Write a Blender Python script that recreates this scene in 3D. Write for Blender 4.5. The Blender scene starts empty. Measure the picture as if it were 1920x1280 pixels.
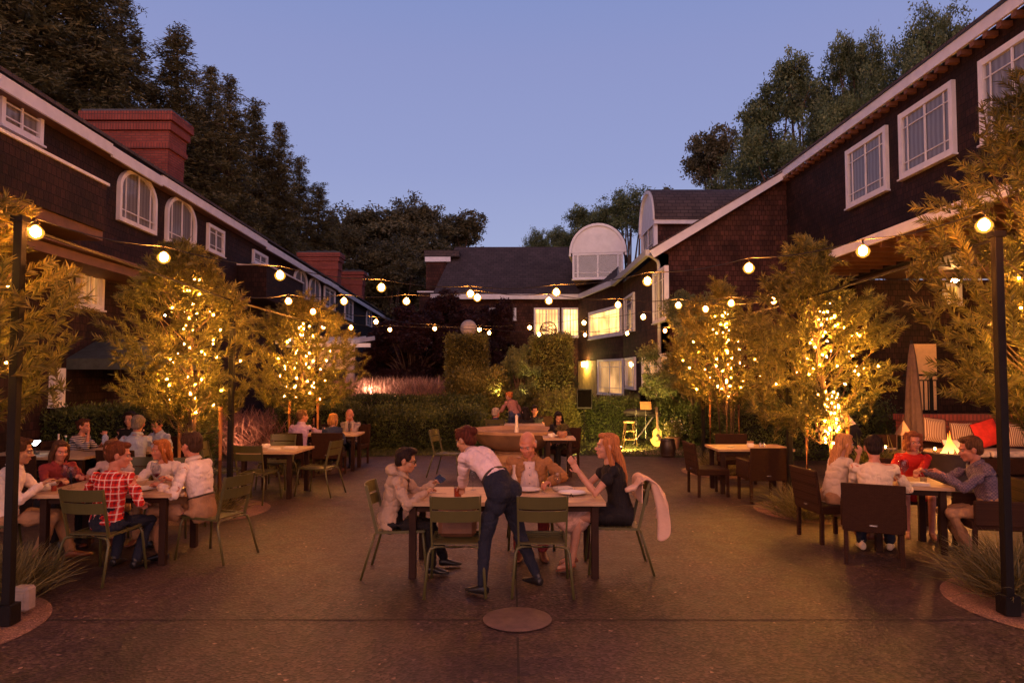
import bpy, bmesh, math, random
import numpy as np
from mathutils import Vector as V, Matrix, noise
R = math.radians; PI = math.pi
random.seed(7); rng = np.random.default_rng(7)
S = bpy.context.scene; COL = S.collection
# ---------------------------------------------------------------- camera
F = 1300.0; CAMH = 2.0; PITCH = math.atan(60/F)
cam = bpy.data.cameras.new('camera'); camo = bpy.data.objects.new('camera', cam); COL.objects.link(camo)
cam.sensor_width = 36; cam.lens = F/1920*36; cam.clip_end = 2000; cam.clip_start = .05
camo.location = (0, 0, CAMH); camo.rotation_euler = (PI/2+PITCH, 0, 0); S.camera = camo
S.render.resolution_x = 1024; S.render.resolution_y = 682
S.view_settings.view_transform = 'Standard'; S.view_settings.look = 'None'; S.view_settings.exposure = 0
cy = S.cycles
try:
    cy.use_denoising = True; cy.max_bounces = 6; cy.transparent_max_bounces = 12; cy.sample_clamp_indirect = 3
    cy.caustics_reflective = False; cy.caustics_refractive = False; cy.use_light_tree = True
    cy.use_adaptive_sampling = True; cy.adaptive_threshold = .02
except Exception: pass
def ray(px, py):
    a = (px-960)/F; b = (640-py)/F
    return V((a, math.cos(PITCH)-b*math.sin(PITCH), math.sin(PITCH)+b*math.cos(PITCH)))
def at(px, py, Y):           # point of the photo at depth Y
    d = ray(px, py); return V((0, 0, CAMH))+d*(Y/d.y)
def gr(px, py, z=0.0):       # point of the photo at height z
    d = ray(px, py); return V((0, 0, CAMH))+d*((z-CAMH)/d.z)
# ---------------------------------------------------------------- objects
def tag(o, label=None, cat=None, group=None, kind=None):
    if label: o['label'] = label
    if cat: o['category'] = cat
    if group: o['group'] = group
    if kind: o['kind'] = kind
    return o
def empty(name, loc=(0, 0, 0), rz=0.0, **k):
    o = bpy.data.objects.new(name, None); COL.objects.link(o); o.location = loc; o.rotation_euler = (0, 0, rz)
    o.empty_display_size = .1
    return tag(o, **k)
def copy_tree(o, parent=None):
    c = o.copy(); COL.objects.link(c); c.parent = parent
    for ch in [x for x in COL.objects if x.parent == o]: copy_tree(ch, c)
    return c
def frame_of(d, ref=V((0, 0, 1))):
    d = V(d).normalized(); ref = V(ref)
    if abs(d.dot(ref.normalized())) > .98: ref = V((1, 0, 0))
    x = d.cross(ref).normalized(); return x, x.cross(d).normalized()
class MB:
    def __init__(s): s.v = []; s.f = []; s.m = []
    def add(s, vs, fs, mi=0):
        b = len(s.v); s.v += [tuple(v) for v in vs]; s.f += [[b+i for i in f] for f in fs]; s.m += [mi]*len(fs); return s
    def box(s, c, size, rz=0.0, mi=0, M=None):
        x, y, z = [k/2 for k in size]; M = M or Matrix.Rotation(rz, 3, 'Z'); c = V(c)
        vs = [c+M@V((a*x, b*y, d*z)) for a in (-1, 1) for b in (-1, 1) for d in (-1, 1)]
        return s.add(vs, [(0, 1, 3, 2), (4, 6, 7, 5), (0, 4, 5, 1), (2, 3, 7, 6), (0, 2, 6, 4), (1, 5, 7, 3)], mi)
    def bar(s, a, b, w, h, ref=(0, 0, 1), mi=0):      # box from a to b, w sideways, h along ref
        a = V(a); b = V(b); x, y = frame_of(b-a, ref); x = x*w/2; y = y*h/2
        vs = [p+i*x+j*y for p in (a, b) for i, j in ((-1, -1), (1, -1), (1, 1), (-1, 1))]
        return s.add(vs, [(0, 1, 2, 3), (7, 6, 5, 4), (0, 4, 5, 1), (1, 5, 6, 2), (2, 6, 7, 3), (3, 7, 4, 0)], mi)
    def tube(s, pts, r, n=8, mi=0, cap=True):
        pts = [V(p) for p in pts]; m = len(pts); rs = r if isinstance(r, (list, tuple)) else [r]*m
        vs = []; ref = None
        for i, p in enumerate(pts):
            d = pts[min(i+1, m-1)]-pts[max(i-1, 0)]
            if d.length < 1e-7: d = V((0, 0, 1))
            d.normalize()
            if ref is None: x, y = frame_of(d)
            else:
                x = (ref-d*ref.dot(d)); x = x.normalized() if x.length > 1e-6 else frame_of(d)[0]; y = d.cross(x)
            ref = x
            vs += [p+(x*math.cos(2*PI*k/n)+y*math.sin(2*PI*k/n))*rs[i] for k in range(n)]
        fs = [(i*n+k, i*n+(k+1) % n, (i+1)*n+(k+1) % n, (i+1)*n+k) for i in range(m-1) for k in range(n)]
        if cap: fs += [tuple(range(n-1, -1, -1)), tuple((m-1)*n+k for k in range(n))]
        return s.add(vs, fs, mi)
    def lathe(s, prof, c=(0, 0, 0), n=20, mi=0, sx=1, sy=1, cap=True):
        c = V(c); m = len(prof)
        vs = [c+V((r*sx*math.cos(2*PI*k/n), r*sy*math.sin(2*PI*k/n), z)) for r, z in prof for k in range(n)]
        fs = [(i*n+k, i*n+(k+1) % n, (i+1)*n+(k+1) % n, (i+1)*n+k) for i in range(m-1) for k in range(n)]
        if cap: fs += [tuple(range(n-1, -1, -1)), tuple((m-1)*n+k for k in range(n))]
        return s.add(vs, fs, mi)
    def ball(s, c, r, n=12, mi=0, sq=(1, 1, 1), M=None):
        c = V(c); vs = []; h = n//2; M = M or Matrix.Identity(3)
        for i in range(h+1):
            t = PI*i/h
            for k in range(n):
                a = 2*PI*k/n; q = V((math.sin(t)*math.cos(a)*sq[0], math.sin(t)*math.sin(a)*sq[1], math.cos(t)*sq[2]))*r
                vs.append(c+M@q)
        fs = [(i*n+k, (i+1)*n+k, (i+1)*n+(k+1) % n, i*n+(k+1) % n) for i in range(h) for k in range(n)]
        return s.add(vs, fs, mi)
    def poly(s, vs, mi=0): return s.add(vs, [tuple(range(len(vs)))], mi)
    def prism(s, pts, off, mi=0):
        n = len(pts); off = V(off); a = [V(p) for p in pts]; b = [p+off for p in a]
        return s.add(a+b, [tuple(range(n-1, -1, -1)), tuple(range(n, 2*n))]+[(i, (i+1) % n, n+(i+1) % n, n+i) for i in range(n)], mi)
    def loft(s, rings, right, n=16, mi=0):            # rings (centre, a, b); right = sideways vector
        m = len(rings); vs = []; cs = [V(r[0]) for r in rings]
        for i, (c, a, b) in enumerate(rings):
            d = (cs[min(i+1, m-1)]-cs[max(i-1, 0)]).normalized(); rt = V(right); rt = (rt-d*rt.dot(d))
            rt = rt.normalized() if rt.length > 1e-5 else frame_of(d)[0]
            fw = d.cross(rt)
            vs += [cs[i]+rt*a*math.cos(2*PI*k/n)+fw*b*math.sin(2*PI*k/n) for k in range(n)]
        fs = [(i*n+k, i*n+(k+1) % n, (i+1)*n+(k+1) % n, (i+1)*n+k) for i in range(m-1) for k in range(n)]
        fs += [tuple(range(n-1, -1, -1)), tuple((m-1)*n+k for k in range(n))]
        return s.add(vs, fs, mi)
    def mesh(s, name):
        me = bpy.data.meshes.new(name); me.from_pydata(s.v, [], s.f)
        if any(s.m): me.polygons.foreach_set('material_index', s.m)
        return me
    def build(s, name, mats, parent=None, smooth=False, bevel=0.0, loc=None):
        me = s.mesh(name); me.update()
        if smooth is not False:
            me.polygons.foreach_set('use_smooth', [True]*len(me.polygons))
            if smooth is not True: me.set_sharp_from_angle(angle=R(smooth))
        if bevel:
            bm = bmesh.new(); bm.from_mesh(me)
            bmesh.ops.bevel(bm, geom=[e for e in bm.edges if len(e.link_faces) == 2 and e.calc_face_angle(0) > .6], offset=bevel, segments=1, affect='EDGES', clamp_overlap=True)
            bm.to_mesh(me); bm.free()
        for m in (mats if isinstance(mats, (list, tuple)) else [mats]): me.materials.append(m)
        o = bpy.data.objects.new(name, me); COL.objects.link(o)
        if parent is not None: o.parent = parent
        if loc is not None: o.location = loc
        return o
# ---------------------------------------------------------------- materials
def srgb(r, g, b): return tuple(((c/255/12.92) if c/255 < .04045 else ((c/255+.055)/1.055)**2.4) for c in (r, g, b))
MATS = {}
class NT:
    def __init__(s, name):
        s.m = bpy.data.materials.new(name); s.m.use_nodes = True; s.t = s.m.node_tree; s.t.nodes.clear()
        s.out = s.n('ShaderNodeOutputMaterial'); s.b = s.n('ShaderNodeBsdfPrincipled'); s.l(s.b.outputs[0], s.out.inputs[0])
    def n(s, typ, **k):
        o = s.t.nodes.new(typ)
        for a, b in k.items(): setattr(o, a, b)
        return o
    def l(s, a, b): s.t.links.new(a, b)
    def coord(s, scale=1.0, stretch=(1, 1, 1)):
        tc = s.n('ShaderNodeTexCoord'); mp = s.n('ShaderNodeMapping'); mp.inputs['Scale'].default_value = [scale*k for k in stretch]
        s.l(tc.outputs['Object'], mp.inputs[0]); return mp.outputs[0]
    def noise(s, vec, scale, detail=4, rough=.6):
        t = s.n('ShaderNodeTexNoise'); t.inputs['Scale'].default_value = scale; t.inputs['Detail'].default_value = detail
        t.inputs['Roughness'].default_value = rough
        if vec is not None: s.l(vec, t.inputs['Vector'])
        return t.outputs[0]
    def ramp(s, fac, stops):
        r = s.n('ShaderNodeValToRGB'); s.l(fac, r.inputs[0]); e = r.color_ramp.elements
        while len(e) < len(stops): e.new(.5)
        for el, (p, c) in zip(e, stops): el.position = p; el.color = (*c[:3], 1) if len(c) == 3 else c
        return r.outputs[0]
    def mix(s, fac, a, b, mode='MIX'):
        m = s.n('ShaderNodeMix', data_type='RGBA', blend_type=mode)
        for sock, v in ((m.inputs[0], fac), (m.inputs[6], a), (m.inputs[7], b)):
            if hasattr(v, 'links'): s.l(v, sock)
            else: sock.default_value = v if isinstance(v, (int, float)) else (*v[:3], 1)
        return m.outputs[2]
    def math(s, op, a, b=0.0):
        m = s.n('ShaderNodeMath', operation=op)
        for sock, v in ((m.inputs[0], a), (m.inputs[1], b)):
            if hasattr(v, 'links'): s.l(v, sock)
            else: sock.default_value = v
        return m.outputs[0]
    def bump(s, h, dist=.01, strength=1.0):
        b = s.n('ShaderNodeBump'); b.inputs['Strength'].default_value = strength; b.inputs['Distance'].default_value = dist
        s.l(h, b.inputs['Height']); s.l(b.outputs[0], s.b.inputs['Normal'])
    def base(s, c, rough=.6, metal=0.0, spec=.5):
        if hasattr(c, 'links'): s.l(c, s.b.inputs['Base Color'])
        else: s.b.inputs['Base Color'].default_value = (*c[:3], 1)
        if hasattr(rough, 'links'): s.l(rough, s.b.inputs['Roughness'])
        else: s.b.inputs['Roughness'].default_value = rough
        s.b.inputs['Metallic'].default_value = metal; s.b.inputs['Specular IOR Level'].default_value = spec
def mat(name, c, rough=.6, metal=0.0, var=.25, scale=8.0, bump=.002, stretch=(1, 1, 1), spec=.5, detail=5):
    if name in MATS: return MATS[name]
    t = NT(name); co = t.coord(1, stretch); nz = t.noise(co, scale, detail)
    lo = [k*(1-var) for k in c]; hi = [min(1, k*(1+var)) for k in c]
    t.base(t.ramp(nz, [(.3, lo), (.7, hi)]), rough, metal, spec)
    if bump: t.bump(t.noise(co, scale*6, 3), bump)
    MATS[name] = t.m; return t.m
def emis(name, c, e, core=None):
    if name in MATS: return MATS[name]
    t = NT(name); t.base((.8, .6, .3), .4); t.b.inputs['Emission Color'].default_value = (*c, 1); t.b.inputs['Emission Strength'].default_value = e
    MATS[name] = t.m; return t.m
def wallcoord(t):            # (along the wall, height) coordinates for upright and sloping faces
    tc = t.n('ShaderNodeTexCoord'); ge = t.n('ShaderNodeNewGeometry')
    sp = t.n('ShaderNodeSeparateXYZ'); sn = t.n('ShaderNodeSeparateXYZ'); t.l(tc.outputs['Object'], sp.inputs[0]); t.l(ge.outputs['True Normal'], sn.inputs[0])
    ax = t.math('GREATER_THAN', t.math('ABSOLUTE', sn.outputs[0]), .5); ay = t.math('SUBTRACT', 1.0, ax)
    u = t.math('ADD', t.math('MULTIPLY', sp.outputs[0], ay), t.math('MULTIPLY', sp.outputs[1], ax))
    cb = t.n('ShaderNodeCombineXYZ'); t.l(u, cb.inputs[0]); t.l(sp.outputs[2], cb.inputs[1]); return cb.outputs[0], tc.outputs['Object']
def brickmat(name, c1, c2, mortar, w, h, ms, rough=.85, dist=.01, off=.5, var=.5):
    t = NT(name); uv, ob = wallcoord(t); b = t.n('ShaderNodeTexBrick'); t.l(uv, b.inputs['Vector'])
    b.inputs['Color1'].default_value = (*c1, 1); b.inputs['Color2'].default_value = (*c2, 1); b.inputs['Mortar'].default_value = (*mortar, 1)
    b.inputs['Scale'].default_value = 1; b.inputs['Brick Width'].default_value = w; b.inputs['Row Height'].default_value = h
    b.inputs['Mortar Size'].default_value = ms; b.offset = off; b.inputs['Mortar Smooth'].default_value = .2; b.inputs['Bias'].default_value = -.2
    nz = t.noise(ob, 1.3, 6); col = t.mix(1.0, b.outputs[0], t.ramp(nz, [(.3, (1-var,)*3), (.75, (1+var*.5,)*3)]), 'MULTIPLY')
    fine = t.noise(ob, 30, 4); t.base(col, rough, spec=.3)
    hgt = t.math('ADD', t.math('MULTIPLY', b.outputs[1], -1.0), t.math('MULTIPLY', fine, .35)); t.bump(hgt, dist)
    MATS[name] = t.m; return t.m
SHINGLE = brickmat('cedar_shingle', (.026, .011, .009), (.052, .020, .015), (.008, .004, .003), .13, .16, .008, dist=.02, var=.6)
SHINGLE_L = brickmat('cedar_shingle_lit', (.062, .023, .016), (.118, .044, .030), (.022, .009, .006), .14, .17, .008, dist=.02, var=.65)  # brighter copy of the shingle, warm bulb light put into its colour
ROOFM = brickmat('slate_roof', (.085, .062, .060), (.12, .088, .082), (.045, .034, .034), .30, .14, .012, dist=.02, var=.3)
BRICK = brickmat('red_brick', (.30, .065, .045), (.40, .10, .065), (.16, .07, .055), .22, .075, .010, dist=.01, var=.3)
BRICKS = brickmat('red_brick_upright', (.32, .07, .048), (.40, .10, .065), (.15, .06, .05), .085, .24, .012, dist=.012, off=0.0, var=.3)
WHITE = mat('white_paint', (.74, .72, .74), .5, var=.1, scale=3, bump=.001)
DARKWOOD = mat('dark_wood', (.05, .022, .014), .6, stretch=(1, 1, 8), scale=5)
SOFFIT = mat('soffit_board', (.12, .055, .03), .6, scale=4)
CAP = mat('chimney_cap', (.06, .06, .065), .6)
GUTTER = mat('grey_gutter', (.45, .44, .46), .4, var=.08)
BLACK = mat('black_metal', (.012, .010, .009), .5, metal=.0, var=.2, spec=.2)
POLE = mat('black_pole', (.008, .006, .006), .55, var=.2, spec=.15)
OLIVE = mat('olive_paint', (.075, .068, .022), .42, var=.08, scale=6, bump=.0004)
WICKER = None
def wicker(name, c, sc=70):
    t = NT(name); uv, ob = wallcoord(t); b = t.n('ShaderNodeTexBrick'); t.l(uv, b.inputs['Vector'])
    b.inputs['Color1'].default_value = (*c, 1); b.inputs['Color2'].default_value = (*[k*1.5 for k in c], 1); b.inputs['Mortar'].default_value = (*[k*.35 for k in c], 1)
    b.inputs['Scale'].default_value = 1; b.inputs['Brick Width'].default_value = .03; b.inputs['Row Height'].default_value = .009; b.inputs['Mortar Size'].default_value = .002
    t.base(b.outputs[0], .7, spec=.15); t.bump(t.math('MULTIPLY', b.outputs[1], -1.0), .003); MATS[name] = t.m; return t.m
WICKER = wicker('brown_wicker', (.048, .019, .010))
TEAK = mat('table_wood', (.42, .27, .16), .5, var=.22, scale=5, stretch=(1, 9, 9), bump=.0006)
TLEG = mat('table_leg', (.026, .011, .007), .6, spec=.15)
PLATE = mat('white_china', (.75, .70, .66), .2, var=.03, bump=0)
PAPER = mat('napkin_cloth', (.70, .62, .55), .9, var=.1)
PHONE = mat('phone_black', (.008, .008, .01), .15, bump=0)
STAKE = mat('wood_stake', (.36, .15, .06), .7, stretch=(6, 6, 1), scale=6)
BARK = mat('tree_bark', (.13, .075, .045), .85, scale=9, stretch=(3, 3, 1), bump=.01, var=.4)
BARKD = mat('redwood_bark', (.07, .03, .02), .9, scale=4, stretch=(3, 3, .5), bump=.02, var=.4)
MULCH = mat('bark_mulch', (.045, .018, .012), .95, scale=40, bump=.02, var=.7)
def glassm(name, tint=(1, 1, 1), alpha=.16):
    if name in MATS: return MATS[name]
    t = NT(name); tr = t.n('ShaderNodeBsdfTransparent'); tr.inputs[0].default_value = (*tint, 1); gl = t.n('ShaderNodeBsdfGlossy'); gl.inputs['Roughness'].default_value = .03
    fr = t.n('ShaderNodeLayerWeight'); fr.inputs[0].default_value = .25; mx = t.n('ShaderNodeMixShader')
    t.l(t.math('ADD', t.math('MULTIPLY', t.math('POWER', fr.outputs[1], 2.0), .38), alpha), mx.inputs[0]); t.l(tr.outputs[0], mx.inputs[1]); t.l(gl.outputs[0], mx.inputs[2]); t.l(mx.outputs[0], t.out.inputs[0])
    MATS[name] = t.m; return t.m
PANE = glassm('window_glass', (.9, .92, .95), .05)
GLASS = glassm('drinking_glass', (.92, .92, .92), .03)
WINE = mat('red_wine', (.12, .004, .01), .1, var=.1, bump=0)
GREENG = mat('green_bottle_glass', (.03, .10, .03), .1, var=.1, bump=0)
def curtain(name, c, e=0.0, ec=(1, .6, .2), hot=None):
    if name in MATS: return MATS[name]
    t = NT(name); uv, ob = wallcoord(t); w = t.n('ShaderNodeTexWave'); w.inputs['Scale'].default_value = 1.9; w.inputs['Distortion'].default_value = 1.5; w.inputs['Detail'].default_value = 2
    t.l(uv, w.inputs[0]); col = t.ramp(w.outputs[1], [(.1, [k*.68 for k in c]), (.9, c)]); t.base(col, .9)
    if e:  # glow of lamps inside the room, put into the curtain as emission
        ecol = t.ramp(w.outputs[1], [(.1, [k*.5 for k in ec]), (.9, ec)]); t.l(ecol, t.b.inputs['Emission Color'])
        nz = t.noise(ob, .7, 2); t.l(t.math('MULTIPLY', t.math('POWER', t.math('MULTIPLY', nz, 2.0), 2.5), e), t.b.inputs['Emission Strength'])
    MATS[name] = t.m; return t.m
CURT = curtain('curtain_dim', (.27, .25, .255))
CURT_W = curtain('curtain_warm', (.6, .45, .3), .7, (1, .48, .15))
CURT_L = curtain('curtain_lit', (.7, .5, .3), 3.4, (1, .50, .13))
def foliage(name, c1, c2, trans=.25, rough=.5):
    if name in MATS: return MATS[name]
    t = NT(name); ge = t.n('ShaderNodeNewGeometry'); col = t.ramp(ge.outputs['Random Per Island'], [(0, c1), (1, c2)])
    nz = t.noise(t.coord(), .9, 3); col = t.mix(1.0, col, t.ramp(nz, [(.32, (.35, .35, .35)), (.68, (1.35, 1.3, 1.2))]), 'MULTIPLY')
    t.base(col, rough, spec=.35); tl = t.n('ShaderNodeBsdfTranslucent'); t.l(col, tl.inputs[0]); mx = t.n('ShaderNodeMixShader'); mx.inputs[0].default_value = trans
    t.l(t.b.outputs[0], mx.inputs[1]); t.l(tl.outputs[0], mx.inputs[2]); t.l(mx.outputs[0], t.out.inputs[0]); MATS[name] = t.m; return t.m
FOL_RED = foliage('redwood_needles', (.095, .092, .036), (.24, .19, .072))
FOL_OAK = foliage('oak_leaves', (.10, .15, .06), (.26, .28, .11))
FOL_BRN = foliage('eucalyptus_leaves', (.10, .095, .045), (.22, .185, .085))
FOL_WIL = foliage('narrow_leaves', (.065, .078, .022), (.29, .245, .06), .3)
FOL_HED = foliage('hedge_leaves', (.045, .075, .022), (.15, .18, .052))
FOL_IVY = foliage('ivy_leaves', (.09, .10, .025), (.27, .25, .07))
FOL_PUR = foliage('plum_leaves', (.030, .010, .010), (.075, .025, .022))
GRASSM = foliage('lawn_blades', (.05, .07, .02), (.12, .13, .04))
TUFT = foliage('tuft_grass_blades', (.12, .11, .045), (.30, .25, .11))
PLUME = foliage('purple_plumes', (.28, .15, .12), (.58, .34, .26))
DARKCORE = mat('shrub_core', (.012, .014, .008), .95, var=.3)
# ---------------------------------------------------------------- leaf scatter
def ribbons(name, mat_, base, dirs, length, width, seg=1, droop=0.0, parent=None, extra=None, roll=None):
    """many leaf blades in one mesh: base (n,3), dirs (n,3), length/width (n,)"""
    n = len(base); base = np.asarray(base, float); d = np.asarray(dirs, float); d /= np.linalg.norm(d, axis=1)[:, None]+1e-9
    rv = rng.normal(size=(n, 3)) if roll is None else roll; side = np.cross(d, rv); side /= np.linalg.norm(side, axis=1)[:, None]+1e-9
    L = np.broadcast_to(length, (n,)).reshape(n, 1); W = np.broadcast_to(width, (n,)).reshape(n, 1)
    k = seg+1; vs = np.zeros((n, 2*k, 3))
    for i in range(k):
        t = i/seg; c = base+d*L*t+np.array([0, 0, -1.0])*droop*L*t*t
        w = W*(.5 if seg == 1 else [.35, .5, .45, .3, .06][min(4, int(t*4))])
        if seg == 1: w = W*(.5 if i == 0 else .12)
        vs[:, 2*i] = c-side*w; vs[:, 2*i+1] = c+side*w
    me = bpy.data.meshes.new(name); nv = n*2*k; nf = n*seg
    me.vertices.add(nv); me.vertices.foreach_set('co', vs.reshape(-1))
    me.loops.add(nf*4); me.polygons.add(nf)
    b = (np.arange(n)*2*k)[:, None]; quad = np.concatenate([np.array([[2*i, 2*i+1, 2*i+3, 2*i+2]]) for i in range(seg)])  # seg,4
    li = (b[:, None]+quad[None]).reshape(-1)
    me.loops.foreach_set('vertex_index', li.astype(np.int32)); me.polygons.foreach_set('loop_start', (np.arange(nf)*4).astype(np.int32))
    me.update(calc_edges=True); me.materials.append(mat_)
    o = bpy.data.objects.new(name, me); COL.objects.link(o)
    if parent is not None: o.parent = parent
    return o
def rdir(n): v = rng.normal(size=(n, 3)); return v/np.linalg.norm(v, axis=1)[:, None]
def surf_box(n, lo, hi, faces='xXyYZ', jit=.04):
    lo = np.array(lo, float); hi = np.array(hi, float); s = hi-lo; ar = {'x': s[1]*s[2], 'X': s[1]*s[2], 'y': s[0]*s[2], 'Y': s[0]*s[2], 'Z': s[0]*s[1]}
    w = np.array([ar[f] for f in faces]); w /= w.sum(); p = lo+rng.random((n, 3))*s; nr = np.zeros((n, 3)); ch = rng.choice(len(faces), n, p=w)
    for i, f in enumerate(faces):
        m = ch == i; ax = 'xyz'.index(f.lower()); side = f.isupper(); p[m, ax] = (hi if side else lo)[ax]; nr[m, ax] = 1 if side else -1
    return p+rng.normal(size=(n, 3))*jit, nr
# ---------------------------------------------------------------- world: dusk sky, afterglow behind the camera
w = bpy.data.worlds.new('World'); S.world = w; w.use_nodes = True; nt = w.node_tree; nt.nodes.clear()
def wn(t, **k):
    o = nt.nodes.new(t)
    for a, b in k.items(): setattr(o, a, b)
    return o
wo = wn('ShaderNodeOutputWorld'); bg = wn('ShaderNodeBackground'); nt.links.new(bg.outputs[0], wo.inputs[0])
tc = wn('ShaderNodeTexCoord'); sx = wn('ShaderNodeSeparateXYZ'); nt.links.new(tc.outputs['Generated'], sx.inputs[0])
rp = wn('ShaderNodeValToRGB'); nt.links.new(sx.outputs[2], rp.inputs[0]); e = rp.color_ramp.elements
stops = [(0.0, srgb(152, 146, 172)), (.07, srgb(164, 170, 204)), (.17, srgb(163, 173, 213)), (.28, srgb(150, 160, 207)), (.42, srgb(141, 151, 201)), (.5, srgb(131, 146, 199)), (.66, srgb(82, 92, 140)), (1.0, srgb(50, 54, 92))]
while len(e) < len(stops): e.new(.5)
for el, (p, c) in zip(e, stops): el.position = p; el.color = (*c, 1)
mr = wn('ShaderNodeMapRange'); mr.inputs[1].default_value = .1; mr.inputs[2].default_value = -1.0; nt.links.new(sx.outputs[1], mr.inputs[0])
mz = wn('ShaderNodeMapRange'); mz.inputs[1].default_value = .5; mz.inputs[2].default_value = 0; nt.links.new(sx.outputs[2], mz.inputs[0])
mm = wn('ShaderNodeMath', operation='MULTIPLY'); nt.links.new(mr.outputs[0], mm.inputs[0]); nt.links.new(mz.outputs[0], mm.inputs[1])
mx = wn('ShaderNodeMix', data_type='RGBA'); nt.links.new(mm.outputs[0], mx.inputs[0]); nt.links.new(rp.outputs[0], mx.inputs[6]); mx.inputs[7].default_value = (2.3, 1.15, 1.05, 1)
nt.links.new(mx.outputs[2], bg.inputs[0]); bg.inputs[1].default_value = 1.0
# ================================================================ GROUND
def groundmat(name, c, warm, sc=1.0):
    t = NT(name); co = t.coord(); v = t.n('ShaderNodeTexVoronoi'); v.inputs['Scale'].default_value = 44*sc; t.l(co, v.inputs[0])
    sp = t.ramp(v.outputs['Color'], [(.0, [k*.30 for k in c]), (.5, [k*.9 for k in c]), (.78, [k*1.8 for k in c]), (.93, [min(1, k*2.2) for k in c]), (.975, [min(1, k*7) for k in c])])
    big = t.noise(co, .35, 6, .65); mid = t.noise(co, 4.0, 5); st = t.mix(t.ramp(big, [(.35, (0, 0, 0)), (.7, (1, 1, 1))]), sp, [warm[i]*1.0 for i in range(3)], 'MIX')
    st = t.mix(.55, sp, st); col = t.mix(1.0, st, t.ramp(mid, [(.3, (.66, .66, .66)), (.75, (1.25, 1.25, 1.25))]), 'MULTIPLY')
    sb = t.noise(t.coord(1, (1, .25, 1)), .9, 5, .7); col = t.mix(1.0, col, t.ramp(sb, [(.35, (.52, .52, .56)), (.65, (1.25, 1.18, 1.12))]), 'MULTIPLY')
    t.base(col, t.ramp(mid, [(.2, (.45,)*3), (.8, (.70,)*3)]), spec=.30); t.bump(t.math('ADD', v.outputs[0], t.math('MULTIPLY', mid, .5)), .004, .8); return t.m
PAVING = groundmat('exposed_aggregate', (.056, .036, .032), (.066, .033, .026))
RINGM = groundmat('smooth_concrete', (.22, .13, .095), (.26, .14, .10), 2.2)
SOIL = mat('garden_soil', (.030, .024, .014), .95, scale=2, var=.5, bump=.02)
o = MB().poly([(-300, -60, -.03), (300, -60, -.03), (300, 500, -.03), (-300, 500, -.03)]).build('terrain', SOIL); tag(o, kind='structure')
o = MB().poly([(-11, -8, 0), (11, -8, 0), (11, 15.2, 0), (6.2, 16.2, 0), (2.2, 17.0, 0), (-2.6, 17.0, 0), (-6.2, 16.0, 0), (-11, 15.2, 0)]).build('courtyard_paving', PAVING); tag(o, kind='structure')
j = MB()
JM = mat('paving_joint', (.025, .018, .015), .9)
def joint(a, b, wd=.018):
    a = V(a); b = V(b); s = V((-(b-a).y, (b-a).x, 0)).normalized()*wd/2; j.poly([a-s, b-s, b+s, a+s])
c0 = gr(970, 1162)
for a, b in (((c0.x, 0, .004), (c0.x, 5.36, .004)), ((c0.x, 5.98, .004), (c0.x-.04, 16.6, .004)), ((-10, c0.y, .004), (-.30+c0.x, c0.y, .004)), ((c0.x+.3, c0.y, .004), (10, c0.y, .004))): joint(a, b)
o = j.build('paving_joints', JM); tag(o, kind='structure')
o = MB().lathe([(.0, .004), (.27, .004), (.28, .012), (.27, .016), (.0, .017)], (c0.x, c0.y, 0), 40, cap=False).build('drain_cover', mat('cover_concrete', (.125, .075, .062), .6, scale=14), smooth=30)
tag(o, 'round flat concrete cover set in the paving in front of the middle table', 'ground cover plate')
RINGS = [(-4.72, 5.45), (-4.55, 10.2), (-4.35, 14.5), (4.82, 6.05), (4.55, 10.2), (4.45, 14.2)]
for i, (x, y) in enumerate(RINGS):
    n = 48; m = MB(); ro, ri = (.98, .56)
    for k in range(n):
        a, b = 2*PI*k/n, 2*PI*(k+1)/n
        m.poly([(x+ri*math.cos(a), y+ri*math.sin(a), .005), (x+ro*math.cos(a), y+ro*math.sin(a), .005), (x+ro*math.cos(b), y+ro*math.sin(b), .005), (x+ri*math.cos(b), y+ri*math.sin(b), .005)])
    tag(m.build('planting_ring', RINGM), kind='structure')
    m = MB(); m.lathe([(ri, .004), (ri*.6, .03), (.02, .05)], (x, y, 0), 36, cap=False); tag(m.build('mulch_bed', MULCH, smooth=True), kind='structure')
# lawn strip in front of the hedges
def blades(name, n, fn, length, width, m, lean=.35, parent=None, droop=.3, seg=2):
    p = np.array([fn() for _ in range(n)]); d = np.tile([0, 0, 1.0], (n, 1))+rng.normal(size=(n, 3))*[lean, lean, .1]
    return ribbons(name, m, p, d, length*(.6+.6*rng.random(n)), width, seg, droop, parent)
o = MB().poly([(-6.4, 15.9, .004), (-2.7, 17.02, .004), (2.3, 17.02, .004), (6.4, 16.1, .004), (7.0, 21.0, .004), (-7, 21.0, .004)]).build('lawn', mat('lawn_soil', (.03, .035, .012), .95)); tag(o, kind='structure')
def lawn_pt():
    while True:
        x = random.uniform(-6.3, 6.3); y = random.uniform(16.0, 20.4)
        if y > 17.03-.27*max(0, abs(x)-2.6): return (x, y, 0)
tag(blades('lawn_grass', 26000, lawn_pt, .11, .012, GRASSM, .4), kind='stuff')
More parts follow.
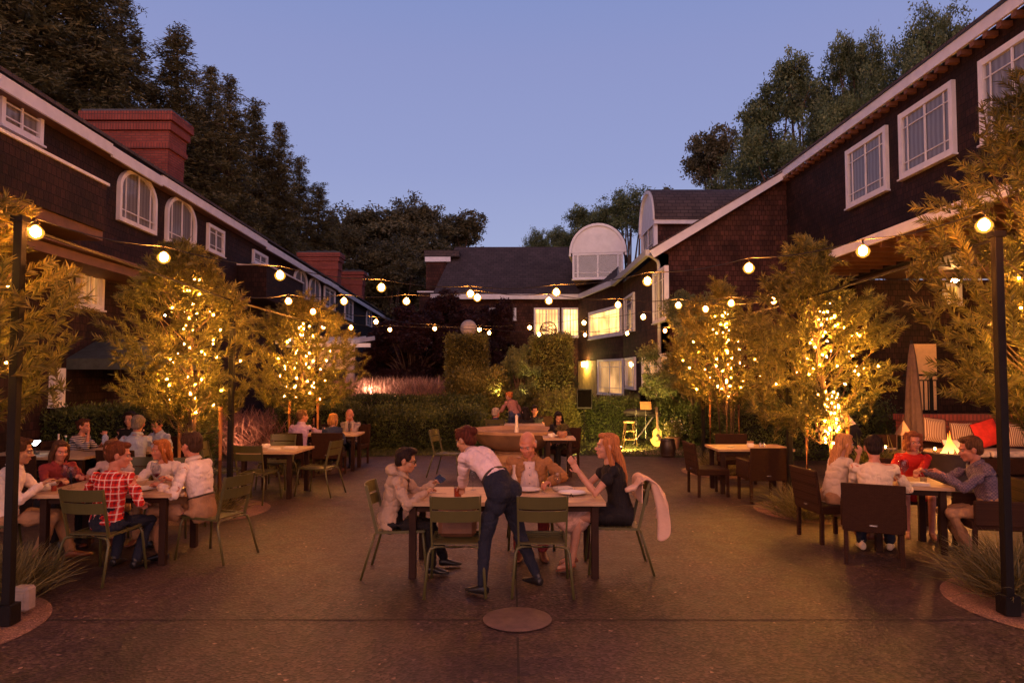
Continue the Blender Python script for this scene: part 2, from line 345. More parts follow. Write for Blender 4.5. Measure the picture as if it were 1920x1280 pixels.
# ================================================================ BUILDINGS
class Wall:
    """an upright wall plane: origin o, direction u (unit, horizontal), outward normal n"""
    def __init__(s, o, u, n): s.o = V(o); s.u = V(u).normalized(); s.n = V(n).normalized()
    def p(s, a, z, d=0.0): return V((s.o.x, s.o.y, 0))+s.u*a+V((0, 0, z))+s.n*d
    def hit(s, px, py):
        r = ray(px, py); c = V((0, 0, CAMH)); o = V((s.o.x, s.o.y, 0)); t = (o-c).dot(s.n)/r.dot(s.n); q = c+r*t; return (q-o).dot(s.u), q.z
def bx(m, W, a0, a1, z0, z1, d0, d1, mi=0):
    vs = [W.p(a, z, d) for a in (a0, a1) for z in (z0, z1) for d in (d0, d1)]
    return m.add(vs, [(0, 1, 3, 2), (4, 6, 7, 5), (0, 4, 5, 1), (2, 3, 7, 6), (0, 2, 6, 4), (1, 5, 7, 3)], mi)
def window(parent, W, a0, a1, z0, z1, cur=None, arch=False, cas=.10, bars=1, transom=True, d=0.0, side=.12, name='window', sub=True):
    if a0 > a1: a0, a1 = a1, a0
    cur = cur or CURT; w_, h_ = a1-a0, z1-z0; m = MB()
    if not arch:
        bx(m, W, a0, a0+cas, z0, z1, d-.05, d+.09); bx(m, W, a1-cas, a1, z0, z1, d-.05, d+.09)
        bx(m, W, a0+cas, a1-cas, z1-cas, z1, d-.05, d+.085); bx(m, W, a0+cas, a1-cas, z0, z0+cas, d-.05, d+.085)
        bx(m, W, a0-.03, a1+.03, z0-.035, z0, d-.05, d+.13)
        out = [(a0+cas, z0+cas), (a1-cas, z0+cas), (a1-cas, z1-cas), (a0+cas, z1-cas)]
    else:
        ra = w_/2; ac = (a0+a1)/2; rise = min(ra, h_*.42); zs = z1-rise
        bx(m, W, a0, a0+cas, z0, zs, d-.05, d+.09); bx(m, W, a1-cas, a1, z0, zs, d-.05, d+.09); bx(m, W, a0+cas, a1-cas, z0, z0+cas, d-.05, d+.085)
        N = 14
        for k in range(N):
            q = [PI*k/N, PI*(k+1)/N]; vs = []
            for dd in (d-.05, d+.09):
                for t in q:
                    for rr, rz in ((ra, rise), (ra-cas, rise-cas)): vs.append(W.p(ac+rr*math.cos(t), zs+rz*math.sin(t), dd))
            m.add(vs, [(4, 6, 7, 5), (0, 2, 6, 4), (1, 5, 7, 3), (0, 1, 3, 2)])
        out = [(a0+cas, z0+cas), (a1-cas, z0+cas)]+[(ac+(ra-cas)*math.cos(PI*k/N), zs+(rise-cas)*math.sin(PI*k/N)) for k in range(N+1)]
    f = m.build(name, WHITE, parent)
    if not sub: return f
    MB().poly([W.p(a, z, d+.012) for a, z in out]).build('curtain', cur, f)
    MB().poly([W.p(a, z, d+.045) for a, z in out]).build('pane', PANE, f)
    m = MB(); t = .022; b0, b1, c0_, c1_ = a0+cas, a1-cas, z0+cas, z1-cas; zt = c1_-.001 if not arch else z1-rise*.15
    for k in range(1, bars+1): a = b0+(b1-b0)*k/(bars+1); bx(m, W, a-t, a+t, c0_, zt-.01, d+.04, d+.07)
    if side:
        for a in (b0+side*w_, b1-side*w_): bx(m, W, a-t/2, a+t/2, c0_, zt-(.3*rise if arch else .01), d+.04, d+.066)
    bx(m, W, b0, b1, c0_+.13*h_, c0_+.13*h_+t, d+.042, d+.063)
    if transom and not arch: bx(m, W, b0, b1, c1_-.17*h_, c1_-.17*h_+t, d+.042, d+.063)
    m.build('muntin', WHITE, f); return f
def wpx(parent, W, px0, px1, py0, py1, at_='mid', **k):
    """window whose left/right columns are px0/px1 and whose top/bottom at the mid column are py0/py1"""
    mid = (px0+px1)/2; a0 = W.hit(px0, 600)[0]; a1 = W.hit(px1, 600)[0]; z1 = W.hit(mid, py0)[1]; z0 = W.hit(mid, py1)[1]
    return window(parent, W, a0, a1, z0, z1, **k)
# ---- left wing
lb = empty('lodge_building', (0, 0, 0), label='long dark shingled lodge wing with arched white windows along the left of the courtyard', cat='building')
u = V((-.049, 1, 0)).normalized(); nL = V((1, .049, 0)).normalized()
LW = Wall((-8.25, 0, 0), u, nL); EZ = 6.97
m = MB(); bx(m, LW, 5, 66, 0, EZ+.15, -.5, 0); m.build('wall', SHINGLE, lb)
m = MB()
for a0, a1, dz in ((4, 14.9, 0.02), (14.9, 17.3, -.02), (17.3, 26.0, .03), (26.0, 36.3, -.04), (36.3, 39.5, .0), (39.5, 66, -.05)):
    bx(m, LW, a0, a1, EZ-.24+dz, EZ+dz, .24, .29)
m.build('fascia', WHITE, lb)
m = MB()
for a0, a1 in ((4, 66),): bx(m, LW, a0, a1, EZ-.22, EZ-.17, 0, .24)
m.build('soffit', SOFFIT, lb)
m = MB(); e0 = [LW.p(4, EZ+.05, .33), LW.p(66, EZ+.05, .33), LW.p(66, EZ+2.6, -5.5), LW.p(4, EZ+2.6, -5.5)]; m.prism(e0, (0, 0, .07)); m.build('roof', ROOFM, lb)
for (x0, x1, y0, y1) in ((212, 284, 318, 425), (304, 360, 368, 463)): wpx(lb, LW, x0, x1, y0, y1, arch=True)
wpx(lb, LW, 383, 414, 424, 475, bars=1, side=0); wpx(lb, LW, 470, 497, 473, 497, side=0, transom=False)
wpx(lb, LW, -20, 62, 180, 247, side=0, transom=True)
for (x0, x1, y0, y1) in ((549, 573, 504, 557), (578, 598, 520, 566)): wpx(lb, LW, x0, x1, y0, y1, arch=True, side=0)
wpx(lb, LW, 606, 626, 540, 578, side=0); wpx(lb, LW, 645, 660, 560, 600, side=0)
wpx(lb, LW, 686, 696, 580, 612, side=0, arch=True); wpx(lb, LW, 722, 730, 600, 640, side=0)
wpx(lb, LW, 140, 187, 480, 578, cur=CURT_W, side=.1); wpx(lb, LW, 95, 118, 690, 760, side=0); wpx(lb, LW, 700, 712, 645, 662, side=0)
def balcony(W, px1, a0, ztop, zbot, depth):
    a1 = W.hit(px1, 600)[0]; m = MB(); bx(m, W, a0, a1, zbot, ztop, 0.02, depth); f = m.build('balcony', SHINGLE, lb)
    m = MB(); bx(m, W, a0, a1+.05, ztop, ztop+.06, 0, depth+.05); m.build('rail_cap', WHITE, f)
    m = MB(); bx(m, W, a0, a1+.02, zbot-.16, zbot-.005, 0, depth+.02); m.build('balcony_soffit', SOFFIT, f)
LW2 = Wall((-7.05, 0, 0), u, nL)
a1 = LW2.hit(190, 600)[0]; m = MB(); bx(m, LW, 5, a1, 4.68, 5.55, .02, 1.2); f = m.build('balcony', SHINGLE, lb)
m = MB(); bx(m, LW, 5, a1+.04, 5.55, 5.60, 0, 1.24); m.build('rail_cap', WHITE, f); m = MB(); bx(m, LW, 5, a1, 4.50, 4.675, 0, 1.15); m.build('balcony_soffit', SOFFIT, f)
m = MB(); bx(m, LW, 23.6, 28.5, 4.55, 5.70, .02, 1.0); f = m.build('balcony', SHINGLE, lb); m = MB(); bx(m, LW, 23.55, 28.55, 5.70, 5.75, 0, 1.05); m.build('rail_cap', WHITE, f)
m = MB(); bx(m, LW, 5, 22, 4.05, 4.22, .0, .9); bx(m, LW, 5, 22, 4.25, 4.32, .0, 1.0); m.build('canopy', SOFFIT, lb)
def chimney(parent, x1, Y, ztop, wid, dep, zb, k=1.0, pots=4):
    """right edge x1"""
    m = MB(); cx = x1-wid/2; cyy = Y+dep/2; m.box((cx, cyy, (zb+ztop-1.5*k)/2), (wid, dep, ztop-1.5*k-zb)); f = m.build('chimney', BRICK, parent)
    m = MB(); g = 0.0
    m.box((cx, cyy, ztop-1.0*k), (wid+.16*k, dep+.16*k, .16*k)); m.box((cx, cyy, ztop-.42*k), (wid+.26*k, dep+.26*k, .24*k)); m.box((cx, cyy, ztop-.14*k), (wid+.40*k, dep+.40*k, .26*k)); m.build('brick_course', BRICKS, f)
    m = MB(); m.box((cx, cyy, ztop-1.29*k), (wid+.02, dep+.02, .42*k)); m.box((cx, cyy, ztop-.73*k), (wid+.10*k, dep+.10*k, .38*k)); m.build('brick_band', BRICK, f)
    m = MB(); m.box((cx, cyy, ztop+.03), (wid+.3*k, dep+.3*k, .07))
    for i in range(pots): m.lathe([(.13, 0), (.15, .10), (.24, .12), (.24, .15), (.05, .19)], (cx-wid*.42+wid*.84*(i+.5)/pots, cyy, ztop+.06), 12)
    m.build('chimney_cap', CAP, f)
chimney(lb, at(312, 400, 20.2).x, 20.2, at(300, 212, 20.2).z, 2.35, 1.0, 5.5)
chimney(lb, at(634, 400, 44.5).x, 44.5, at(600, 474, 44.5).z, 2.4, 1.0, 5.5, 1.0)
chimney(lb, at(680, 400, 55).x, 55, at(660, 509, 55).z, 1.7, 1.0, 5.5, 1.0, 3)
# pergola and side porch in front of the left wing, far end
pg = empty('garden_pergola', (0, 0, 0), label='white slatted pergola on square posts at the far end of the left wing', cat='pergola')
pc = at(655, 690, 27); 
m = MB()
for dx in (-1.6, .05): m.box((pc.x+dx, 27, 1.55), (.28, .28, 3.1))
m.build('post', mat('cream_stucco', (.55, .42, .36), .8, scale=4), pg)
m = MB(); m.box((pc.x-1.0, 27, 2.55), (2.3, .34, .75)); m.build('beam', MATS['cream_stucco'], pg)
m = MB()
for k in range(9): m.bar((pc.x-2.6+k*.36, 26.2, 3.2), (pc.x-2.2+k*.36, 28.4, 3.45), .06, .16)
m.bar((pc.x-2.6, 26.6, 3.08), (pc.x+.9, 26.6, 3.08), .07, .15); m.build('slat', WHITE, pg)
o = MB().box((at(706, 720, 30).x, 30, 1.05), (1.5, .2, .75)).box((at(706, 720, 30).x, 30, 1.45), (1.62, .28, .08)).build('garden_wall', WHITE); tag(o, 'low white garden wall behind the purple plume grass', 'wall')
# ---- rear wing (faces the camera)
rb = empty('lodge_building', (0, 0, 0), label='rear lodge wing with grey slate roof and lit white framed bay windows facing the courtyard', cat='building')
RW = Wall((0, 37.3, 0), (1, 0, 0), (0, -1, 0)); EZ2 = 6.2
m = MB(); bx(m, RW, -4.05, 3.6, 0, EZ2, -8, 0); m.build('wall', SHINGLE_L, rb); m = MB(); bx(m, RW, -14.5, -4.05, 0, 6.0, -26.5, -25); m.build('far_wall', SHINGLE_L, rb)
for q in ((-4.9, -3.75, 3.0, 8.35, -4.2, -2.0), (-5.05, -4.15, 0, 6.4, -1.2, -.3)): m = MB(); bx(m, RW, *q); m.build('side_wall', SHINGLE_L, rb)
for q in ((-4.95, -3.5, 8.35, 8.62, -4.25, -1.85), (-5.15, -4.1, 6.4, 6.47, -1.3, -.2), (-14.6, -7.8, 6.0, 6.25, -25, -24.7)): m = MB(); bx(m, RW, *q); m.build('side_fascia', WHITE, rb)
m = MB(); bx(m, RW, -5.0, -3.0, 8.64, 9.0, -4.8, -1.85); m.prism([(-14.6, 62, 6.25), (-8.2, 62, 6.25), (-8.2, 66, 8.2), (-14.6, 66, 8.2)], (0, 0, .06)); m.build('side_roof', ROOFM, rb)
m = MB(); rz = 9.45; ry = 40.6
m.add([(-4.25, 36.85, EZ2), (3.62, 36.85, EZ2), (4.62, 30.7, EZ2), (6.5, ry, rz), (-3.35, ry, rz), (-4.25, 44.5, EZ2), (6.5, 44.5, EZ2)], [(0, 1, 3, 4), (1, 2, 3), (0, 4, 5), (4, 3, 6, 5)]); m.build('roof', ROOFM, rb)
m = MB(); bx(m, RW, -4.35, 3.62, EZ2-.24, EZ2+.02, .40, .48); m.bar((3.58, 36.86, EZ2-.11), (4.50, 30.9, EZ2-.13), .10, .26); m.build('fascia', WHITE, rb)
m = MB(); bx(m, RW, -4.3, 3.6, EZ2-.2, EZ2-.14, 0, .4); m.build('soffit', SOFFIT, rb)
m = MB(); m.prism([(3.55, 37.3, 0), (4.95, 30.8, 0), (5.25, 30.8, 0), (3.9, 37.6, 0)], (0, 0, EZ2-.12)); m.build('corner_wall', SHINGLE_L, rb)
wpx(rb, RW, 1001, 1049, 577, 630, cur=CURT_L, bars=1, side=0); wpx(rb, RW, 1053, 1086, 577, 632, cur=CURT_L, bars=1, side=0, transom=True)
wpx(rb, RW, 917, 968, 577, 600, bars=1, side=0)
BWn = V((-.844, -.537, 0)).normalized()
bay = Wall((3.55, 37.3, 0), (1.4, -6.5, 0), (-6.5, -1.4, 0))
wpx(rb, bay, 1106, 1167, 578, 632, cur=CURT_L, bars=2, side=.1, cas=.16)
wpx(rb, bay, 1122, 1170, 673, 740, cur=CURT_W, bars=1, side=.1)
qa = bay.hit(1086, 700)[0]; qb = bay.hit(1119, 700)[0]; m = MB(); bx(m, bay, qa, qb, .1, 2.65, .01, .06); o = m.build('lit_wall', mat('yellow_plaster', (.62, .46, .16), .8, scale=3), rb)
sc_ = MB(); ql = bay.p((qa+qb)/2, 2.35, .22); sc_.lathe([(.05, 0), (.11, .05), (.09, .2), (.05, .24)], tuple(ql), 10); o = sc_.build('wall_lamp', emis('sconce_glow', (1, .60, .14), 260), rb)
o = MB(); bx(o, RW, 4.4, 6, 0, 3.2, 1.6, 2.4)
# barrel dormers
def dormer(parent, c, yaw, wid, zb, zs, rise, length, cur, label=None):
    """c = centre of the face (x, y); yaw rotates outward normal from -Y"""
    M = Matrix.Rotation(yaw, 3, 'Z'); n = M@V((0, -1, 0)); uu = M@V((1, 0, 0)); W = Wall((c[0], c[1], 0), uu, n); h = wid/2; N = 18
    d = MB(); bx(d, W, -h+.14, h-.14, zb, zs, -length, -.02); f = d.build('dormer', SHINGLE_L, parent)
    if label: f['label'] = label
    d = MB(); vs = [W.p(h*math.cos(PI*k/N), zs+rise*math.sin(PI*k/N), .06) for k in range(N+1)]; d.prism(vs, -n*.14); d.build('pediment', WHITE, f)
    d = MB()
    for k in range(N):
        q = []
        for dd in (-.03, .16):
            for t in (PI*k/N, PI*(k+1)/N):
                for r_ in (.0, -.12): q.append(W.p((h+r_+.04)*math.cos(t), zs+(rise+r_+.04)*math.sin(t), dd))
        d.add(q, [(0, 2, 6, 4), (4, 6, 7, 5), (1, 5, 7, 3), (0, 1, 3, 2)])
    d.build('arch_trim', WHITE, f)
    d = MB(); q = []
    for dd in (.10, -length):
        q += [W.p((h+.09)*math.cos(PI*k/N), zs+(rise+.09)*math.sin(PI*k/N), dd) for k in range(N+1)]
    d.add(q, [(k, k+1, N+2+k, N+1+k) for k in range(N)]); d.build('dormer_roof', ROOFM, f, smooth=True)
    d = MB()
    for s_ in (-1, 1): bx(d, W, s_*h-.05, s_*h+.05, zs-.16, zs, -length, .12)
    d.build('dormer_fascia', WHITE, f)
    wn_ = window(f, W, -h+.12, h-.12, zb+.02, zs-.02, cur=cur, bars=1, side=.06, sub=False, name='window_frame')
    d = MB(); bx(d, W, -h+.2, h-.2, zb+.1, zs-.1, .0, .012); d.build('curtain', cur, f); d = MB(); bx(d, W, -h+.2, h-.2, zb+.1, zs-.1, .035, .04); d.build('pane', PANE, f)
    d = MB(); t = .04
    for a in (-h*.72, 0, h*.72): bx(d, W, a-t, a+t, zb+.1, zs-.1, .03, .07)
    bx(d, W, -h+.2, h-.2, zb+.32, zb+.36, .03, .062); d.build('muntin', WHITE, f)
CURT_D = mat('curtain_dusk', (.16, .15, .17), .9, var=.3, scale=2)
dormer(rb, (at(1121, 500, 34.2).x, 34.2), -.16, 2.75, at(1121, 524, 34.2).z, at(1121, 474, 34.2).z, 1.42, 5.2, CURT_D)
# ---- right wing
gb = empty('lodge_building', (0, 0, 0), label='right lodge wing of dark shingles with white fascia and three square upper windows', cat='building')
GY = 23.1; GW = Wall((0, GY, 0), (1, 0, 0), (0, -1, 0)); XW = 9.25; EZ3 = 8.62
m = MB(); m.prism([(4.95, GY, 0), (XW+.0, GY, 0), (XW+.0, GY, EZ3+.05), (4.95, GY, 6.02)], (0, .3, 0))
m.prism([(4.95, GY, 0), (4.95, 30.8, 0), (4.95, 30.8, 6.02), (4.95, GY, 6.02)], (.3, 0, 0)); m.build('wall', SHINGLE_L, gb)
UW = Wall((XW, 0, 0), (0, 1, 0), (-1, 0, 0))
m = MB(); bx(m, UW, 6, GY-.01, 4.62, EZ3+.02, -.3, 0); m.build('upper_wall', SHINGLE, gb)
m = MB(); bx(m, Wall((0, 19.2, 0), (1, 0, 0), (0, -1, 0)), XW-.0, 13.6, 0, 4.6, -.3, 0); bx(m, Wall((13.3, 0, 0), (0, 1, 0), (-1, 0, 0)), 6, 19, 0, 4.6, -.3, 0)
bx(m, UW, 19.2, GY-.01, 0, 4.6, -.3, 0); m.build('porch_wall', SHINGLE, gb)
m = MB(); m.bar((4.62, GY-.32, 5.93), (9.02, GY-.32, EZ3-.02), .09, .27); m.build('rake_board', WHITE, gb)
m = MB(); m.bar((9.0, 5.5, EZ3), (9.0, GY-.2, EZ3), .06, .24); m.build('fascia', WHITE, gb)
rt0 = None
for k in range(46):
    if rt0 is None: rt0 = MB().box((0, 0, 0), (.22, .13, .10)).build('rafter_tail', mat('orange_wood', (.17, .07, .035), .7), gb); q = rt0
    else: q = rt0.copy(); COL.objects.link(q)
    q.parent = gb; q.location = (9.11, 5.7+k*.38, EZ3-.18)
m = MB(); m.prism([(8.93, 5.5, EZ3+.13), (8.93, GY-.1, EZ3+.13), (13.5, GY-.1, EZ3+3.3), (13.5, 5.5, EZ3+3.3)], (0, 0, .06))
m.prism([(4.55, GY-.38, 6.06), (4.55, 34.9, 6.06), (9.3, 34.9, 8.85), (9.3, GY-.38, 8.85)], (0, 0, .06)); m.prism([(9.3, GY, 8.91), (9.3, 34.9, 8.91), (14.5, 34.9, 7.0), (14.5, GY, 7.0)], (0, 0, .05)); m.build('roof', ROOFM, gb)
m = MB(); m.bar((4.5, GY-.3, 6.0), (4.5, 30.9, 6.0), .16, .2); m.build('gutter', GUTTER, gb)
m = MB(); m.tube([(4.52, GY-.32, 5.92), (4.85, GY-.2, 5.72), (4.9, GY-.08, 5.6), (4.9, GY-.08, 0.1)], .06, 8); m.build('downspout', GUTTER, gb, smooth=True)
for (x0, x1, y0, y1) in ((1597, 1675, 254, 371), (1700, 1805, 175, 308), (1856, 1995, 60, 235)): wpx(gb, UW, x0, x1, y0, y1, bars=1, side=.1, cas=.13)
SW = Wall((4.95, 0, 0), (0, 1, 0), (-1, 0, 0))
wpx(gb, SW, 1228, 1252, 505, 603, bars=0, side=.2); wpx(gb, SW, 1173, 1191, 553, 622, bars=0, side=.2); wpx(gb, SW, 1174, 1192, 670, 728, bars=0, side=.2, cur=CURT_W)
wpx(gb, SW, 1206, 1254, 665, 758, bars=2, side=0, cur=CURT_W, name='french_door')
PW0 = Wall((0, 19.2, 0), (1, 0, 0), (0, -1, 0)); wpx(gb, PW0, 1768, 1802, 531, 572, bars=0, side=0, transom=False, cur=curtain('curtain_yellow', (.6, .5, .2), 1.8, (1, .55, .10)))
m = MB(); m.box((11.42, 12.6, 4.67), (3.9, 13.1, .10)); m.build('porch_ceiling', SOFFIT, gb)
dormer(gb, (5.55, 27.8), -PI/2, 2.95, 6.75, 7.88, 1.42, 6.0, CURT_D)
# door on the porch, porch canopy, floor and steps
PW = Wall((0, 19.2, 0), (1, 0, 0), (0, -1, 0)); a0, z0 = PW.hit(1711, 768); a1, z1 = PW.hit(1752, 645)
m = MB(); bx(m, PW, a0, a1, z0, z1, 0, .08); f = m.build('door', mat('cream_door', (.75, .48, .26), .5, var=.08), gb)
m = MB(); bx(m, PW, a0+.09, a1-.03, z0+.1, z1-.12, .08, .10); m.build('door_panel', MATS['cream_door'], f); m = MB(); m.ball(PW.p(a0+.06, z0+.9, .13), .03); m.build('handle', BLACK, f)
m = MB(); m.bar((7.5, 6.5, 4.78), (7.5, 18.6, 4.78), .06, .2); m.build('canopy_fascia', WHITE, gb)
m = MB(); m.box((8.37, 12.55, 4.75), (1.68, 12.1, .10)); 
for k in range(20): m.box((8.37, 6.9+k*.6, 4.64), (1.62, .07, .11))
m.build('canopy', SOFFIT, gb); m = MB(); m.bar((7.5, 18.6, 4.8), (9.2, 18.6, 4.8), .06, .2); m.build('canopy_fascia', WHITE, gb)
pf = MB(); pf.box((11.6, 16.9, .45), (4.2, 4.6, .9)); o = pf.build('porch_floor', mat('porch_board', (.05, .02, .014), .7)); tag(o, 'raised dark porch floor in front of the cream door', 'porch')
rl = empty('porch_railing', (0, 0, 0), label='black iron railing with upright bars in front of the cream door', cat='railing')
Y = 16.0; A = at(1722, 703, Y); B = at(1758, 703, Y); zt = A.z
m = MB(); m.bar((A.x-.35, Y, zt), (B.x, Y, zt), .04, .05); m.bar((A.x-.35, Y, zt-.12), (B.x, Y, zt-.12), .03, .03); m.bar((A.x-.35, Y, .98), (B.x, Y, .98), .03, .03); m.build('rail', BLACK, rl)
m = MB()
for k in range(8): x = A.x-.3+k*(B.x-A.x+.3)/7.2; m.bar((x, Y, .92), (x, Y, zt-.12), .022, .022, (0, 1, 0))
m.build('bar', BLACK, rl); m = MB(); m.bar((B.x-.16, Y, .9), (B.x-.16, Y, zt+.03), .05, .05, (0, 1, 0)); m.build('post', BLACK, rl)
o = MB().box((at(1780, 800, 15.0).x+.35, 15.1, .5), (2.7, .35, 1.0)).build('brick_wall', BRICK)
MB().box((at(1780, 800, 15.0).x+.35, 15.1, 1.06), (2.78, .42, .12)).build('coping', BRICKS, o)
tag(o, 'low red brick wall glowing in firelight behind the lounge cushions', 'wall')
# ================================================================ TREES
def conifer(seed, H=26, R0=5.2):
    rs = random.Random(seed); root = empty('redwood_tree')
    tr = MB(); tr.tube([(0, 0, -.5), (rs.uniform(-.1, .1), 0, H*.5), (0, 0, H*.985)], [.55, .3, .02], 8); tr.build('trunk', BARKD, root, smooth=True)
    base, dirs = [], []; lim = MB(); z = H*.08
    ph = rs.random()*6
    while z < H*.99:
        t = z/H; rad = R0*(1-t)**.75*(.75+.5*rs.random())
        if t > .93: rad = max(rad, .35)
        k = rs.randint(3, 5)
        for i in range(k):
            a = ph+2*PI*i/k+rs.uniform(-.5, .5); ln = rad*rs.uniform(.6, 1.15); up = .25+.5*t
            dx, dy = math.cos(a), math.sin(a); pts = []
            for q in range(6):
                s = q/5; pts.append((dx*ln*s, dy*ln*s, z+ln*(up*s-.62*s*s)))
            if ln > 1.5: lim.tube(pts, [.06, .05, .04, .03, .02, .01], 3)
            nt_ = max(3, int(ln*7))
            for c in range(nt_):
                s = .18+.82*(c+rs.random())/nt_; q = V((dx*ln*s, dy*ln*s, z+ln*(up*s-.62*s*s)))
                sp = .12+.42*(1-abs(s-.55))*min(1, ln/3); q += V((rs.gauss(0, sp), rs.gauss(0, sp), rs.gauss(0, .16)))
                for _ in range(20):
                    base.append(q+V((rs.gauss(0, .17), rs.gauss(0, .17), rs.gauss(0, .11))))
                    dirs.append((dx+rs.gauss(0, .8), dy+rs.gauss(0, .8), rs.gauss(-.15, .45)))
        ph += 2.4; z += .34+.30*(1-t)*rs.random()
    n = len(base); ribbons('crown', FOL_RED, np.array([tuple(b) for b in base]), np.array(dirs), .14+.16*rng.random(n), .055+.04*rng.random(n), 1, 0, root)
    lim.build('limb', BARKD, root); return root
def broadleaf(seed, H=10, W_=7, mat_=None, trunk_h=.3, lsz=.22, dens=1.0, open_=.5, label='tree', name='oak_tree', flat=1.0):
    rs = random.Random(seed); root = empty(name); lim = MB(); base, dirs = [], []; tr = MB()
    tr.tube([(0, 0, -.3), (.1, 0, H*trunk_h*.6), (0, .1, H*(trunk_h+.12))], [H*.022, H*.018, H*.013], 8); tr.build('trunk', BARK, root, smooth=True)
    lobes = []
    for i in range(int(15*dens)+6):
        a = rs.random()*2*PI; t = rs.random(); zz = H*(trunk_h+.1+(1-trunk_h-.12)*t); rr = W_/2*(.15+.75*math.sqrt(rs.random()))*math.sin(PI*min(.97, .25+.72*t))**.6
        lobes.append(V((rr*math.cos(a), rr*math.sin(a), zz)))
    lobes.append(V((0, 0, H*.93)))
    for L in lobes:
        s0 = V((0, 0, H*(trunk_h+.05*rs.random()))); mid = (s0+L)/2+V((rs.gauss(0, .2), rs.gauss(0, .2), .3)); lim.tube([s0, mid, L], [H*.009, H*.006, H*.002], 5)
        lr = W_*(.075+.06*rs.random())
        for c in range(int(17*dens)):
            v = V((rs.gauss(0, 1), rs.gauss(0, 1), rs.gauss(0, .75*flat))); v = v.normalized()*lr*rs.random()**.4; q = L+v
            lim_on = rs.random() < .15
            if lim_on: lim.tube([L, q], [H*.002, H*.001], 3)
            for _ in range(60):
                base.append(q+V((rs.gauss(0, 1), rs.gauss(0, 1), rs.gauss(0, .7)))*lr*.17); dirs.append((rs.gauss(0, 1), rs.gauss(0, 1), rs.gauss(-.1, .7)))
    n = len(base); ribbons('crown', mat_ or FOL_OAK, np.array([tuple(b) for b in base]), np.array(dirs), lsz*.5*(.6+.6*rng.random(n)), lsz*.26, 1, 0, root)
    lim.build('limb', BARK, root); return root
cons = [conifer(11), conifer(23), conifer(37)]
used = set()
def put(proto, px, Y, pytop, H, label, cat, group, rz, sx_=1.0, zb=-1.0):
    k = id(proto); o = proto if k not in used else copy_tree(proto); used.add(k)
    q = at(px, pytop, Y); s = (q.z-zb)/H; o.location = (q.x, Y, zb); o.scale = (s*sx_, s*sx_, s); o.rotation_euler = (0, 0, rz); tag(o, label, cat, group); return o
G = 'redwoods rising behind the left lodge wing'
cl = [(-40, 33, -260, 'tall dark redwood cropped by the left edge above the lodge roof'), (70, 36, -190, 'very tall redwood cut off by the top of the picture, nearest the left edge'),
      (165, 38, -130, 'tall redwood straight behind the big red brick chimney, cut off at the top'), (230, 42, -35, 'redwood just left of the open sky, its tip leaving the picture'),
      (333, 44, 52, 'pointed redwood right of the big red chimney'), (395, 50, 120, 'dense redwood between the two pointed ones right of the big chimney'), (432, 46, 138, 'slender pointed redwood in the middle of the tree line'),
      (478, 54, 190, 'redwood with a rounded top behind the middle of the left wing'), (524, 54, 226, 'redwood with drooping boughs above the second brick chimney'), (562, 60, 290, 'redwood on the falling right flank of the tree line'),
      (598, 62, 345, 'shorter redwood at the right end of the tree line'), (622, 70, 392, 'lowest redwood at the very right end beside the paler trees'), (290, 52, 150, 'redwood half hidden behind the gap right of the cropped ones'),
      (360, 60, 200, 'farther redwood filling the gap above the lodge eave'), (120, 50, 40, 'farther redwood filling the upper left behind the nearer ones'), (500, 64, 300, 'farther redwood low above the second chimney')]
for i, (px, Y, pt, lb_) in enumerate(cl): put(cons[i % 3], px, Y, pt, 26, lb_, 'redwood tree', G, i*1.7, 1.0+.15*math.sin(i*2.1)+(.25 if i in (0, 1, 2, 14) else 0))
oakA = broadleaf(3, 10, 7.5, FOL_OAK, .3, .24, 1.5); oakB = broadleaf(5, 10, 8.5, FOL_OAK, .32, .22, 1.3, flat=.8); eucA = broadleaf(8, 10, 9, FOL_BRN, .3, .34, 2.3, name='eucalyptus_tree', flat=.9); eucB = broadleaf(9, 10, 7, FOL_BRN, .35, .30, 1.7, name='eucalyptus_tree')
bt = [(oakB, 1740, 38, 35, 10, 'tall green tree with two loose heads above the right roof', 'tree', .50), (oakA, 1600, 42, 90, 10, 'green tree with a narrow upright head above the right roof', 'tree', .42), (oakA, 1490, 45, 135, 10, 'wide spreading green tree beside the bluish sky over the right wing', 'tree', .62), (oakB, 1570, 40, 205, 10, 'low bushy green tree rising just over the right eave', 'tree', .62), (eucB, 1345, 60, 265, 10, 'thin brownish tree with see-through crown above the side dormer', 'tree', .7), (oakB, 1425, 50, 262, 10, 'dark low tree between the thin brownish one and the spreading one', 'tree', .7), (oakA, 1670, 48, 170, 10, 'dense tree behind the narrow-headed one over the right roof', 'tree', .6),
      (eucA, 690, 78, 412, 10, 'round brown-green tree right of the redwoods', 'tree', 1.15), (eucA, 778, 80, 398, 10, 'tallest brown-green tree above the far end of the courtyard', 'tree', .85), (eucB, 876, 85, 415, 10, 'brown tree just over the left end of the slate roof', 'tree', 1.1), (oakB, 1005, 90, 438, 10, 'small dark treetop peeping over the slate roof', 'tree', .45), (oakA, 1100, 75, 400, 10, 'dark tree behind the front barrel dormer', 'tree', .7), (oakB, 1185, 70, 372, 10, 'dark tree between the two barrel dormers', 'tree', .9), (eucA, 735, 66, 470, 10, 'low brown tree behind the far end wing', 'tree', 1.1), (eucB, 655, 72, 440, 10, 'brownish tree squeezed against the last redwood', 'tree', .9), (oakA, 1050, 88, 440, 10, 'low dark treetop left of the front barrel dormer', 'tree', .6)]
for i, (pr, px, Y, pt, H, lb_, ct, sx_) in enumerate(bt): put(pr, px, Y, pt, H, lb_, ct, 'trees beyond the lodge roofs', i*1.3, sx_)
